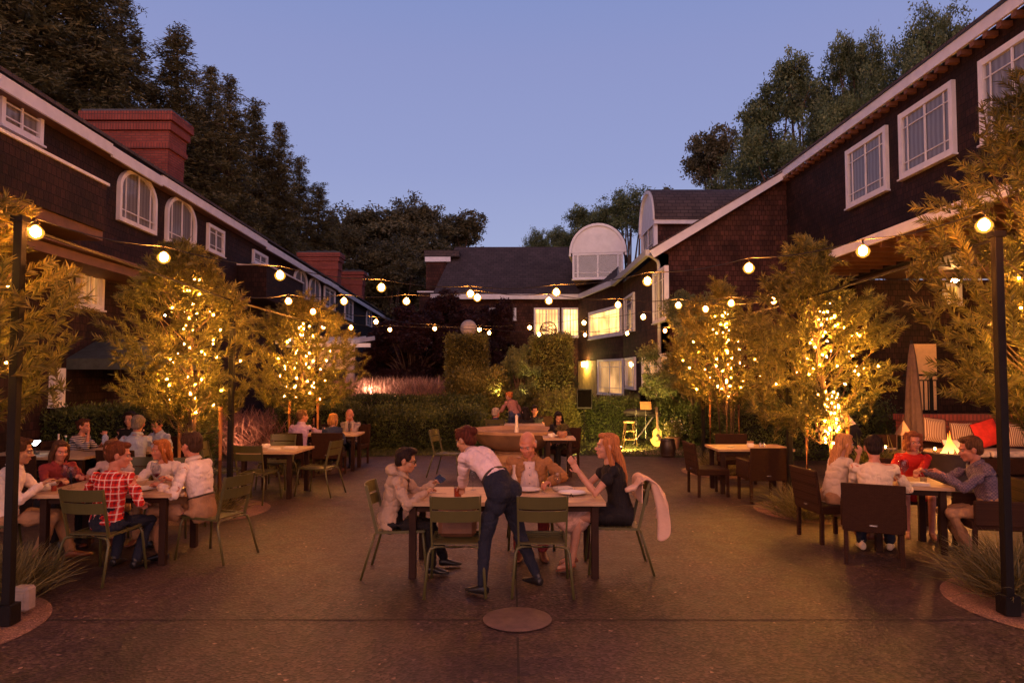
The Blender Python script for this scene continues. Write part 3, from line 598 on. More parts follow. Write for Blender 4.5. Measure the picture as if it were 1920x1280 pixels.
# plum trees inside the garden, dark red
pl = broadleaf(21, 5, 4.2, FOL_PUR, .25, .2, 2.4, name='plum_tree'); 
for i, (px, Y, pt, sx_, lb_) in enumerate([(770, 31, 585, 1.15, 'dark purple plum tree in front of the far end wing'), (845, 33, 560, .9, 'dark plum tree behind the stone ball on the ivy pillar'), (935, 34.5, 575, .8, 'dark plum tree below the slate roof between the ivy pillars'), (905, 30, 640, .8, 'low dark plum tree between the two ivy pillars')]):
    put(pl, px, Y, pt, 5, lb_, 'tree', 'plum trees in the far garden', i*2., sx_, 0)
gt = broadleaf(31, 4.5, 4.0, FOL_OAK, .2, .16, 1.8, name='garden_tree')
for i, (px, Y, pt, sx_, lb_) in enumerate([(975, 23.6, 655, .72, 'leafy green tree growing between the two ivy pillars'), (1296, 19.5, 560, .8, 'dark leafy tree beside the open french doors'), (1068, 27, 690, .4, 'small dark tree in front of the yellow lit wall')]):
    put(gt, px, Y, pt, 4.5, lb_, 'tree', 'green garden trees', i*2., sx_, 0)
# ---------------------------------------------------------------- planter trees with narrow leaves
def willow(x, y, zc, H, Rr, seed, label, lean=(0, 0), n_sh=150, stakes=True, multi=False, sides=1.0):
    rs = random.Random(seed); root = empty('planter_tree', (x, y, 0), label=label, cat='tree', group='young narrow-leaved trees in the planting rings')
    tr = MB(); stems = 4 if multi else 1; tips = []
    for s in range(stems):
        a = rs.random()*6; o_ = .02 if not multi else .10; tp = V((lean[0]+rs.gauss(0, .25 if multi else .05), lean[1]+rs.gauss(0, .25 if multi else .05), H*.93))
        pts = [V((math.cos(a)*o_, math.sin(a)*o_, 0)), V((math.cos(a)*o_*2.5, math.sin(a)*o_*2.5, zc*.8)).lerp(tp, .12), tp*.55+V((0, 0, .3)), tp]; tr.tube(pts, [.05, .042, .03, .008] if not multi else [.035, .028, .02, .006], 7); tips.append(pts)
    tr.build('trunk', BARK, root, smooth=True)
    lim = MB(); base, dirs = [], []
    cz = (zc+H)/2; hz = (H-zc)/2
    for i in range(44):          # limbs from the stem into the crown
        an_ = rs.random()*2*PI; t = rs.uniform(-.9, .7); rr = Rr*.75*math.sqrt(max(.05, 1-abs(t)**2.2))*rs.uniform(.5, 1); tip = V((lean[0]*.6+rr*math.cos(an_), lean[1]*.6+rr*math.sin(an_), cz+hz*t)); st = V((lean[0]*.4, lean[1]*.4, max(zc*.8, tip.z-.3-.6*rr))); md = st.lerp(tip, .5)+V((rs.gauss(0, .06), rs.gauss(0, .06), -.04)); lim.tube([st, md, tip], [.010, .007, .003], 5)
    k2 = 0
    while k2 < n_sh:
        an_ = rs.random()*2*PI; t = rs.uniform(-1, 1.12); prof = math.sqrt(max(.0, 1-abs(t)**2.4)) if t < .15 else max(.07, (1-(t-.15)/1.0))**.85 if t < 1.1 else .06
        u3 = rs.random()**.45; rr = Rr*prof*u3; q = V((rr*math.cos(an_), rr*math.sin(an_), hz*t)); dn = noise.noise(V((q.x*2.1+seed, q.y*2.1, q.z*2.1)))
        if dn < -.05 and u3 > .3: 
            if rs.random() < .85: continue
        q *= 1+.22*noise.noise(V((math.cos(an_)*1.6+seed, math.sin(an_)*1.6, t*2.2))); q += V((lean[0]*.7, lean[1]*.7, cz)); k2 += 1
        out_ = V((math.cos(an_), math.sin(an_), 0)); dd = (out_*.55*(1 if u3 > .3 else .3)+V((rs.gauss(0, .4), rs.gauss(0, .4), .55+rs.gauss(0, .35)))).normalized(); ln = rs.uniform(.22, .50)
        st = q-dd*ln*.5; mid = q+V((0, 0, .02)); end = q+dd*ln*.5+V((0, 0, -.04*rs.random())); lim.tube([st, mid, end], [.0035, .0025, .001], 3); pts = [st, mid, end]; k = int(64+20*rs.random())
        for j3 in range(k):
            s3 = (j3+rs.random())/k*2; j = min(1, int(s3)); p = pts[j].lerp(pts[j+1], s3-j); d4 = (pts[j+1]-pts[j]).normalized(); base.append(p); v = V((rs.gauss(0, 1), rs.gauss(0, 1), rs.gauss(0, 1))); v = (v-d4*v.dot(d4)).normalized(); dirs.append(d4*.8+v*.75)
    n = len(base); ribbons('crown', FOL_WIL, np.array([tuple(b) for b in base]), np.array([tuple(d) for d in dirs]), .058+.052*rng.random(n), .0125, 2, .015, root)
    lim.build('limb', BARK, root)
    if stakes:
        for s_ in (-1, 1):
            st = MB(); st.tube([(s_*.30, .05, 0), (s_*.29, .05, zc*1.12)], .032, 8); st.build('stake', STAKE, root, smooth=True)
        st = MB(); st.tube([(-.29, .02, zc*.86), (0, -.06, zc*.83), (.29, .02, zc*.88)], .009, 5); st.build('stake_tie', BLACK, root)
    return root
WT = [(-4.80, 5.55, 1.55, 3.60, 1.05, 'narrow-leaved tree wrapped in fairy lights at the left edge, beside the nearest left pole'), (-4.50, 10.0, 1.35, 3.68, 1.08, 'narrow-leaved tree glowing with fairy lights left of the second left pole'), (-4.30, 14.3, 1.35, 3.45, 1.30, 'farthest narrow-leaved tree on the left, behind the three-seat table'),
      (5.05, 6.35, 1.5, 4.55, .95, 'tallest narrow-leaved tree at the right edge with an upright leader'), (4.50, 9.9, 1.25, 3.68, 1.08, 'wide narrow-leaved tree with lights down its trunk behind the right table'), (4.35, 14.2, 1.45, 3.55, 1.25, 'multi-stemmed narrow-leaved tree with strings of light near the guitar')]
for i, (x, y, zc, H, rr, lb_) in enumerate(WT): willow(x, y, zc, H, rr, 100+i, lb_, n_sh=500, lean=[(.1, 0), (-.35, 0), (-.05, 0), (-.35, 0), (-.30, 0), (0, 0)][i], stakes=True, multi=(i == 5))
# fairy lights
FAIRY = emis('fairy_glow', (1, .41, .05), 2200)
FWIRE = mat('thin_wire', (.03, .02, .01), .6)
bm_ = MB(); bm_.ball((0, 0, 0), .009, 6); bmesh_b = bm_.mesh('fairy_bulb'); bmesh_b.materials.append(FAIRY)
def fairy(i, x, y, zlo, zhi, rmax, n, seed, label, trunk=False):
    rs = random.Random(seed); root = empty('fairy_light_string', (x, y, 0), label=label, cat='fairy lights', group='fairy light strings in the planter trees'); pts = []
    for k in range(n):
        t = k/(n-1); z = zlo+(zhi-zlo)*t; r_ = .09 if (trunk and z < zlo+.75) else rmax*math.sin(PI*min(.92, .18+.8*t))*(.12+.8*rs.random()**1.4); a = k*.95+rs.uniform(-.5, .5)
        pts.append(V((r_*math.cos(a), r_*math.sin(a), z+rs.uniform(-.08, .08))))
    MB().tube([p+V((0, 0, .012)) for p in pts], .0022, 3).build('wire', FWIRE, root)
    for p in pts:
        b = bpy.data.objects.new('bulb', bmesh_b); COL.objects.link(b); b.parent = root; b.location = p
fl = [(-4.70, 5.45, 1.7, 3.3, .75, 34, 'fairy lights in the tree at the left edge'), (-4.60, 9.9, 1.5, 3.3, .80, 54, 'fairy lights in the glowing tree left of the second left pole'), (-4.25, 14.1, 1.45, 3.0, .95, 54, 'fairy lights in the farthest tree on the left'),
      (4.95, 6.3, 1.7, 3.45, .70, 44, 'fairy lights in the tallest tree at the right edge'), (4.48, 9.75, 1.0, 2.95, .95, 78, 'fairy lights winding down the trunk behind the right table'), (4.30, 14.0, 1.6, 3.2, 1.0, 60, 'fairy lights in the multi-stemmed tree near the guitar')]
for i, (x, y, a, b, r_, n, lb_) in enumerate(fl): fairy(i, x, y, a, b, r_, n, 50+i, lb_, trunk=(i == 4))
# ---------------------------------------------------------------- grass tufts in the rings
def tuft(x, y, n, L, seed, label, spread=.10, lean=.55, m=None, group='clumps of pale grass in the planting rings', name='grass_clump'):
    rs = random.Random(seed); p = np.array([(rs.gauss(0, spread), rs.gauss(0, spread), .02) for _ in range(n)])
    d = np.array([(rs.gauss(0, lean)+a[0]*3, rs.gauss(0, lean)+a[1]*3, 1.0) for a in p])
    o = ribbons(name, m or TUFT, p, d, L*(.5+.6*rng.random(n)), .009, 4, .42*L); o.location = (x, y, 0); return tag(o, label, 'grass clump', group)
tf = [(-4.78, 6.55, .55, 'pale grass clump at the foot of the nearest left pole'), (-4.55, 6.35, .5, 'pale grass clump behind the nearest left pole under the first chair'), (-4.25, 9.8, .62, 'pale grass clump behind the man in the white shirt'), (-4.75, 10.6, .55, 'pale grass clump below the second left tree'), (-4.05, 14.1, .6, 'pale grass clump below the farthest left tree'), (-4.5, 13.9, .6, 'pale grass clump between the empty table and the farthest left tree'),
      (4.50, 6.30, .72, 'big pale grass clump at the right edge by the nearest right pole'), (4.75, 6.6, .7, 'pale grass clump right of the nearest right pole'), (4.05, 9.75, .75, 'pale grass clump left of the blonde woman on the right'), (4.75, 9.6, .6, 'pale grass clump behind the right table'), (4.1, 13.9, .62, 'green-grey grass clump behind the empty wicker chair on the right'), (4.65, 14.0, .62, 'grass clump under the multi-stemmed tree')]
for i, (x, y, L, lb_) in enumerate(tf): tuft(x, y, 750, L, 200+i, lb_, .13)
# ---------------------------------------------------------------- hedges
def hedge(name, lo, hi, n, m, label, cat='hedge', lsz=.06, core=None, jit=.065, group=None, faces='xXyZ', lump=.07):
    p, nr = surf_box(n, lo, hi, faces, jit); d = nr*.9+rng.normal(size=(n, 3))*.75+np.array([0, 0, .35])
    if lump:
        for i in range(n): p[i, 2] += lump*noise.noise(V(p[i])*1.1); p[i, 1] += lump*noise.noise(V(p[i])*.9+V((5, 5, 5)))
    o = ribbons(name, m, p, d, lsz*(.7+.6*rng.random(n)), lsz*.55, 1)
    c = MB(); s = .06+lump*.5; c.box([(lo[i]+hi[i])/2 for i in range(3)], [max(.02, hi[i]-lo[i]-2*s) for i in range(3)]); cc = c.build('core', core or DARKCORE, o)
    return tag(o, label, cat, group)
hedge('hedge', (-7.5, 21.4, 0), (-.9, 22.2, 1.20), 26000, FOL_HED, 'long clipped green hedge across the back of the lawn, left half')
hedge('hedge', (1.3, 21.2, 0), (6.2, 22.0, 1.15), 20000, FOL_HED, 'long clipped green hedge behind the loudspeakers, right half')
hedge('hedge', (-4.4, 18.3, 0), (-.9, 19.6, .92), 20000, FOL_HED, 'lower bushy green hedge in the lawn behind the waitress', lump=.22, jit=.09)
hedge('hedge', (-13, 13.2, 0), (-5.9, 14.0, 1.28), 22000, FOL_HED, 'dark clipped hedge behind the left dining tables')
hedge('hedge', (-5.9, 17.6, 0), (-4.0, 18.3, 1.15), 9000, FOL_HED, 'dark clipped hedge behind the bald man in the grey shirt')
hedge('shrub_border', (5.2, 16.2, 0), (8.8, 17.4, 1.25), 14000, FOL_HED, 'dark mixed shrubs behind the right dining tables', cat='shrubs', lump=.35, jit=.12)
hedge('shrub', (4.15, 19.4, 0), (6.0, 20.3, 1.05), 10000, FOL_HED, 'leafy shrub glowing yellow-green beside the guitar', cat='shrub', lump=.3, jit=.1)
hedge('ivy_pillar', (-2.15, 23.4, 0), (-.95, 24.6, 3.2), 24000, FOL_IVY, 'square ivy-covered pillar with a solid stone ball on top', cat='ivy pillar', lsz=.07)
hedge('ivy_pillar', (.75, 23.4, 0), (1.95, 24.6, 3.2), 22000, FOL_IVY, 'ivy-covered pillar with an open metal ball on top', cat='ivy pillar', lsz=.07)
hedge('ivy_mass', (-1.9, 22.5, 0), (-.5, 23.3, 1.75), 15000, FOL_IVY, 'bulging ivy and bay foliage at the foot of the left ivy pillar', cat='ivy', lsz=.085, lump=.5, jit=.16)
hedge('shrub', (.85, 20.4, 0), (1.80, 21.1, 1.25), 9000, FOL_IVY, 'orange lit bushy shrub left of the nearer loudspeaker', cat='shrub', lump=.3, jit=.12)
b = MB(); b.lathe([(.16, 0), (.2, .04), (.14, .09)], (0, 0, 0), 20); b.ball((0, 0, .36), .29, 28); o = b.build('stone_ball', mat('pale_stone', (.36, .32, .29), .8, scale=5), smooth=40); o.location = (-1.5, 23.9, 3.2); tag(o, 'pale solid stone ball on the left ivy pillar', 'stone ball')
b = MB()
for k in range(7):
    a = PI*k/7; M = Matrix.Rotation(a, 3, 'Z')@Matrix.Rotation(.5*k, 3, 'X'); b.tube([M@V((.29*math.cos(q*PI/12), 0, .29*math.sin(q*PI/12))) for q in range(25)], .012, 4)
o = b.build('wire_ball', mat('rusty_iron', (.12, .06, .04), .7)); o.location = (1.26, 23.9, 3.5); tag(o, 'open ball of rusty iron hoops on the right ivy pillar', 'metal ball')
# plume grasses
def plume_pt(x0, x1, y0, y1): return lambda: (random.uniform(x0, x1), random.uniform(y0, y1), 0)
tag(blades('plume_grass', 16000, plume_pt(-6.6, -2.3, 23, 29), 2.55, .024, PLUME, .28, droop=.35, seg=3), kind='stuff')
tag(blades('plume_grass', 6000, plume_pt(2.2, 5.0, 23.2, 26), 1.65, .02, PLUME, .28, droop=.35, seg=3), kind='stuff')
tag(blades('plume_grass', 7000, plume_pt(-11, -5.6, 17, 21), 1.5, .022, foliage('pink_plumes', (.25, .11, .08), (.5, .26, .20)), .5, droop=.35, seg=3), kind='stuff')
for i, (px, Y, H, lb_) in enumerate([(1640, 11.0, 1.15, 'feathery green fern bush behind the right table'), (835, 24.5, 2.1, 'spiky shrub lit from below left of the ivy pillar'), (1035, 20.8, 1.3, 'spiky yellow-lit plant behind the fountain')]):
    x = at(px, 700, Y).x; rs = random.Random(i); n = 2600 if i == 0 else 1500; p = np.array([(rs.gauss(0, .16), rs.gauss(0, .16), abs(rs.gauss(.5, .3))*H*.5) for _ in range(n)]); d = np.array([(rs.gauss(0, .8), rs.gauss(0, .8), .8) for _ in range(n)])
    o = ribbons('leafy_shrub', FOL_IVY if i else FOL_WIL, p, d, H*.42*(.5+.5*rng.random(n)), .014 if i == 0 else .02, 2, .1); o.location = (x, Y, 0); tag(o, lb_, 'shrub')
    MB().tube([(0, 0, 0), (0, .02, H*.4), (.03, 0, H*.7)], [.03, .02, .006], 6).build('stem', BARK, o)
# ================================================================ POLES, STRING LIGHTS
PO = [(-4.02, 5.62, 3.28, 'nearest black light pole on the left, its foot in the mulch'), (-4.08, 10.1, 3.12, 'second black light pole on the left, behind the man in the white shirt'), (-4.1, 14.6, 3.1, 'third black light pole on the left, by the far dining table'),
      (4.12, 5.85, 3.2, 'nearest black light pole on the right, its foot in the mulch'), (4.14, 10.4, 3.1, 'second black light pole on the right, beside the empty wicker chairs'), (4.12, 15.0, 3.1, 'third thin black light pole on the right, near the barrel')]
for x, y, h, lb_ in PO:
    o = MB().box((0, 0, h/2), (.068, .068, h)).build('light_pole', POLE, bevel=.004); o.location = (x, y, 0); tag(o, lb_, 'light pole', 'black light poles along the courtyard')
    MB().box((0, 0, .09), (.13, .13, .16)).build('foot', POLE, o, bevel=.006); MB().box((0, 0, h-.02), (.1, .1, .05)).build('pole_cap', POLE, o)
def rod(a, b, lb_):
    o = MB().bar(a, b, .018, .022).build('top_rail', POLE); tag(o, lb_, 'rail', 'rails linking the tops of the light poles')
rod((-4.02, 5.62, 3.2), (-4.08, 10.06, 3.06), 'thin dark rail joining the tops of the nearest and second left poles'); rod((-4.08, 10.14, 3.06), (-4.1, 14.6, 3.03), 'thin dark rail joining the tops of the second and third left poles')
rod((4.12, 5.85, 3.14), (4.14, 10.36, 3.04), 'thin dark rail joining the tops of the nearest and second right poles'); rod((4.14, 10.44, 3.04), (4.12, 15.0, 3.03), 'thin dark rail joining the tops of the second and third right poles')
BULB = emis('bulb_filament', (1, .36, .075), 5600); 
t = NT('amber_bulb_glass_glow'); tr_ = t.n('ShaderNodeBsdfTransparent'); tr_.inputs[0].default_value = (1, .82, .55, 1); em_ = t.n('ShaderNodeEmission'); em_.inputs[0].default_value = (1, .44, .06, 1); em_.inputs[1].default_value = 2.0  # oversized glass emits orange, painting a glow around each bulb
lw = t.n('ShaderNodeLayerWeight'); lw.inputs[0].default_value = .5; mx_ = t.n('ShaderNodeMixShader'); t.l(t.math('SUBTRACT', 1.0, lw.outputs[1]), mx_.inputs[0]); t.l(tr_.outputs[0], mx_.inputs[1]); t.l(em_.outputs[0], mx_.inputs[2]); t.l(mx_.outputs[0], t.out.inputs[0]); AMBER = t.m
bb = MB(); bb.ball((0, 0, -.012), .040, 10, sq=(1, 1, 1.15)); me_core = bb.mesh('filament'); me_core.materials.append(BULB)
bb = MB(); bb.lathe([(.015, .05), (.036, .036), (.064, 0), (.068, -.022), (.052, -.058), (.016, -.08)], (0, 0, 0), 14); me_glass = bb.mesh('bulb_glass_glow'); me_glass.materials.append(AMBER); me_glass.polygons.foreach_set('use_smooth', [True]*len(me_glass.polygons))
bb = MB(); bb.tube([(0, 0, .04), (0, 0, .10)], [.017, .015], 8); me_sock = bb.mesh('socket'); me_sock.materials.append(BLACK)
WIRE = mat('black_cable', (.01, .01, .01), .6)
def string(pix, za, label, ends=None, z=3.2):
    pts = []
    for px, py in pix:
        if py is None: continue
        q = ray(px, py); k = (z-CAMH)/q.z; pts.append(V((0, 0, CAMH))+q*k)
    root = empty('string_light', (pts[0].x, pts[0].y, 0), label=label, cat='string lights', group='bulb strings hung over the courtyard'); o0 = V((pts[0].x, pts[0].y, 0))
    allp = ([V(ends[0])] if ends and ends[0] else [])+[p+V((0, 0, .10)) for p in pts]+([V(ends[1])] if ends and ends[1] else [])
    cab = []
    for a, b in zip(allp, allp[1:]):
        for k in range(5): s = k/5; cab.append(a.lerp(b, s)-V((0, 0, .05*math.sin(PI*s)))-o0)
    cab.append(allp[-1]-o0); MB().tube(cab, .006, 4).build('cable', WIRE, root)
    for p in pts:
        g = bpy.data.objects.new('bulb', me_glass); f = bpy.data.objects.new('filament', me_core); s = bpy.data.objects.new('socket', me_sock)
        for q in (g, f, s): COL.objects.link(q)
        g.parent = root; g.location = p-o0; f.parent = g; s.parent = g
    return root
string([(67, 432), (307, 480), (525, 514), (715, 537), (882, 549), (1043, 546), (1214, 525), (1404, 500), (1618, 468), (1845, 419)], 0, 'nearest string of bulbs swung from the nearest left pole to the nearest right pole', ((-4.02, 5.62, 3.3), (4.12, 5.85, 3.25)))
string([(541, 563), (645, 563), (762, 563), (895, 556), (1029, 562), (1159, 570), (1272, 571), (1371, 567), (1450, 562)], 0, 'second string of bulbs running straight across from the second left pole', ((-4.08, 10.1, 3.14), (4.14, 10.4, 3.14)))
string([(587, 583), (705, 602), (815, 615), (917, 623), (1011, 626), (1097, 627), (1176, 624), (1247, 619)], 0, 'farthest string of bulbs drooping lowest across the middle', ((-4.1, 14.6, 3.1), (4.12, 15.0, 3.15)))
string([(606, 612), (658, 613), (731, 617), (899, 617), (993, 613), (1095, 604), (1206, 593), (1323, 578)], 0, 'slanting string of bulbs crossing the farthest one towards the right poles', ((-4.1, 14.6, 3.12), (4.14, 10.4, 3.12)))
# two bulb strings out of frame, added for warm light on the foreground
def added_string(pts, label):
    root = empty('string_light', (0, 0, 0), label=label, cat='string lights', group='bulb strings hung over the courtyard'); MB().tube([V(p)+V((0, 0, .1)) for p in pts], .006, 4).build('cable', WIRE, root)
    for p in pts:
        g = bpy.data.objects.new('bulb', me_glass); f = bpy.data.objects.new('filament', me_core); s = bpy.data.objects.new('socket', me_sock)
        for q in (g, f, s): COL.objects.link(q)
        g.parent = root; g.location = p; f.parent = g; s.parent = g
added_string([(-4+i*1.0, -.8+.8*math.sin(PI*i/8), 3.25) for i in range(9)], 'unseen string of bulbs added overhead just behind the photographer')
added_string([(-4+i*1.0, 2.2-.4*math.sin(PI*i/8), 3.45) for i in range(9)], 'unseen string of bulbs added overhead above the photographer')
# ================================================================ FURNITURE
def make_bistro(loc=(0, 0), rz=0):
    """olive metal garden chair, faces local +Y"""
    r = empty('garden_chair', (0, 0, 0))
    m = MB()
    for k in range(8): y = -.20+k*.058; m.box((0, y, .445-.012*math.cos((k-4)*.5)), (.43, .048, .010))
    m.bar((-.215, -.24, .44), (-.215, .235, .455), .02, .022); m.bar((.215, -.24, .44), (.215, .235, .455), .02, .022); m.bar((-.215, .235, .455), (.215, .235, .455), .02, .02); m.build('seat', OLIVE, r)
    m = MB()
    for z0, h in ((.665, .105), (.785, .115)):
        ps = []
        for k in range(9):
            x = -.215+k*.43/8; y = -.285-.045*(1-(x/.215)**2)-(z0-.66)*.22; ps.append((x, y, z0))
        for k in range(8):
            a, b = V(ps[k]), V(ps[k+1]); t = V((0, .008, 0)); hh = V((0, -h*.22, h)); m.add([a, b, b+hh, a+hh, a-t, b-t, b+hh-t, a+hh-t], [(3, 2, 1, 0), (4, 5, 6, 7), (0, 1, 5, 4), (2, 3, 7, 6), (0, 4, 7, 3), (1, 2, 6, 5)])
    m.build('backrest', OLIVE, r)
    for s in (-1, 1):
        m = MB(); m.bar((s*.215, -.225, .44), (s*.225, -.335, .90), .03, .016, (1, 0, 0)); m.build('back_post', OLIVE, r)
        m = MB(); m.tube([(0, -.245, .43), (s*.18, -.245, .43), (s*.225, -.25, .415), (s*.245, -.26, .37), (s*.275, -.37, 0)], .0135, 8); m.build('leg', OLIVE, r, smooth=True)
        m = MB(); m.tube([(0, .225, .43), (s*.18, .225, .435), (s*.22, .228, .42), (s*.235, .235, .38), (s*.26, .275, 0)], .0135, 8); m.build('leg', OLIVE, r, smooth=True)
    return r
def make_wicker():
    """square dark wicker armless/arm chair, faces local +Y"""
    r = empty('wicker_chair', (0, 0, 0))
    m = MB(); m.box((0, 0, .40), (.56, .54, .10)); m.build('seat', WICKER, r, bevel=.012)
    m = MB(); m.add([(-.29, -.27, .36), (.29, -.27, .36), (.29, -.23, .36), (-.29, -.23, .36), (-.30, -.34, .86), (.30, -.34, .86), (.30, -.30, .86), (-.30, -.30, .86)], [(0, 3, 2, 1), (4, 5, 6, 7), (0, 1, 5, 4), (2, 3, 7, 6), (0, 4, 7, 3), (1, 2, 6, 5)]); m.build('backrest', WICKER, r, bevel=.008)
    for sx_ in (-1, 1):
        for sy in (-1, 1):
            if sx_ == sy == 1: mm_ = MB(); mm_.box((0, -.285, .43), (.07, .012, .014)); mm_.build('badge', mat('steel', (.5, .48, .45), .25, metal=.8), r)
            m = MB(); m.bar((sx_*.26, sy*.24, 0), (sx_*.26, sy*.235, .36), .040, .040, (0, 1, 0)); m.build('leg', WICKER, r)
    return r
def add_arms(r):
    for s in (-1, 1):
        m = MB(); m.box((s*.285, .0, .53), (.045, .50, .26)); m.build('armrest', WICKER, r, bevel=.01)
    return r
bis = make_bistro(); wic = make_wicker(); wia = add_arms(make_wicker()); _u = set()
def chair(proto, x, y, rz, label, group):
    o = proto if id(proto) not in _u else copy_tree(proto); _u.add(id(proto))
    o.location = (x, y, 0); o.rotation_euler = (0, 0, rz); return tag(o, label, 'chair', group)
GB = 'olive metal garden chairs'; GWK = 'dark wicker chairs'
D = R
# facing: rz=0 -> +Y (away from camera)
chair(bis, -.52, 6.62, R(2), 'olive metal chair left of the waitress, a brown bag on its seat', GB)
chair(bis, .28, 6.62, R(-1), 'olive metal chair right of the waitress, its back to the camera', GB)
chair(bis, -1.10, 7.10, R(-90), 'olive metal chair under the boy in the beige jacket', GB)
chair(bis, 1.05, 7.25, R(88), 'olive metal chair under the woman in the black dress, a pale jacket over its back', GB)
chair(bis, .22, 8.22, R(180), 'olive metal chair under the old man in the tan jacket', GB)
chair(bis, -4.05, 6.98, R(-8), 'olive metal chair under the boy in the red plaid shirt', GB)
chair(bis, -5.38, 7.22, R(-58), 'olive metal chair behind the nearest left pole under the man with khaki trousers', GB)
chair(bis, -3.28, 7.72, R(72), 'olive metal chair under the dark-haired man in the white shirt', GB)
chair(bis, -4.25, 8.78, R(185), 'olive metal chair under the auburn-haired woman in white', GB)
chair(bis, -4.95, 8.85, R(180), 'olive metal chair hidden behind the boy in plaid', GB)
chair(bis, -4.62, 11.25, R(-80), 'empty olive metal chair at the left end of the empty table', GB)
chair(bis, -4.15, 12.3, R(178), 'empty olive metal chair behind the empty table', GB)
chair(bis, -4.0, 11.0, R(-8), 'empty olive metal chair with its back to the camera at the empty table', GB)
chair(bis, -3.22, 11.6, R(78), 'empty olive metal chair at the right end of the empty table', GB)
chair(bis, -1.22, 13.6, R(-105), 'empty olive metal chair standing alone on the left of the fountain', GB)
chair(bis, -.42, 17.1, R(0), 'olive metal chair under the grey-haired man behind the fountain', GB)
chair(wia, 3.86, 7.50, R(-26), 'wicker armchair with its back to the camera under the man in the cream shirt', GWK)
chair(wic, 3.84, 8.50, R(-84), 'armless wicker chair under the young woman with long blonde hair', GWK)
chair(wia, 5.18, 7.62, R(78), 'wicker armchair seen from the side under the man in the checked shirt', GWK)
chair(wic, 5.15, 9.05, R(165), 'wicker chair under the woman in red', GWK)
chair(wia, 3.92, 11.0, R(4), 'empty wicker armchair with its back to the camera at the empty right table', GWK)
chair(wic, 3.25, 11.6, R(-86), 'empty wicker chair at the left end of the empty right table', GWK)
chair(wic, 4.15, 12.9, R(180), 'empty wicker chair behind the empty right table', GWK)
chair(wic, 5.6, 11.6, R(60), 'empty wicker chair beside the wooden stakes behind the blonde woman', GWK)
chair(wic, -6.95, 10.0, R(5), 'wicker chair with its back to the camera at the lamp-lit table', GWK)
chair(wia, -5.9, 10.72, R(-4), 'wicker armchair under the grey-haired man in the pale blue shirt', GWK)
chair(wic, -7.5, 11.85, R(-95), 'wicker chair under the woman in the striped top', GWK)
chair(wic, -6.9, 12.55, R(185), 'wicker chair under the dark-haired person facing the camera on the far left', GWK)
chair(wic, -6.15, 12.35, R(165), 'wicker chair under the man in the pale shirt facing the grey-haired one', GWK)
chair(wic, -3.58, 13.72, R(4), 'wicker chair under the blonde woman in the navy top', GWK)
chair(wic, -4.24, 13.72, R(-12), 'wicker chair under the man in the lilac shirt', GWK)
chair(wic, -3.52, 15.42, R(172), 'wicker chair under the bald man in the grey shirt', GWK)
chair(wic, -4.25, 15.5, R(185), 'wicker chair under the dark-haired woman facing the camera at the far table', GWK)
chair(wic, 1.05, 14.5, R(155), 'wicker chair under the black-haired woman beside the potted plant', GWK)
chair(wic, .45, 17.9, R(180), 'wicker chair under the person in black behind the fountain', GWK)
chair(wic, .85, 18.3, R(190), 'wicker chair under the pink-faced person behind the fountain', GWK)
def table(x, y, w_, d_, rz, label, leg=.07, h=.75):
    r = empty('dining_table', (x, y, 0), rz, label=label, cat='table', group='wood-topped dining tables'); m = MB()
    n = max(4, int(d_/.14))
    for k in range(n): m.box((0, -d_/2+(k+.5)*d_/n, h-.02), (w_, d_/n-.004, .04))
    m.build('tabletop', TEAK, r, bevel=.002)
    for sx_ in (-1, 1):
        for sy in (-1, 1):
            m = MB(); m.box((sx_*(w_/2-.10), sy*(d_/2-.09), (h-.041)/2), (leg, leg, h-.041)); m.build('leg', TLEG, r, bevel=.004)
    
    for sy in (-1, 1): m = MB(); m.box((0, sy*(d_/2-.09), h-.075), (w_-.28, .03, .06)); m.build('apron', TLEG, r)
    return r
table(-.08, 7.27, 1.99, .92, 0, 'middle wooden table the waitress leans over')
table(-4.28, 7.72, 1.42, .95, R(2), 'wooden table with the red plaid boy, crowded with glasses')
table(-3.92, 11.62, .95, .95, R(-4), 'empty square table on the left set with folded napkins')
table(-3.75, 14.65, 1.15, .75, 0, 'farthest left table with four diners')
table(4.52, 8.15, .86, .82, R(-12), 'small square table between the four diners on the right')
table(4.05, 11.95, 1.28, .8, 0, 'empty table on the right holding a small bowl of sugar packets')
table(-7.25, 10.9, 1.7, .9, 0, 'table on the far left with a bright white lamp and bottles')
table(-6.4, 11.6, 1.15, .8, 0, 'table in front of the grey-haired man in pale blue')
table(.92, 13.75, .62, .62, 0, 'small table right of the fountain carrying the potted plant')
table(.25, 17.2, 1.1, .7, 0, 'table behind the fountain bowl')
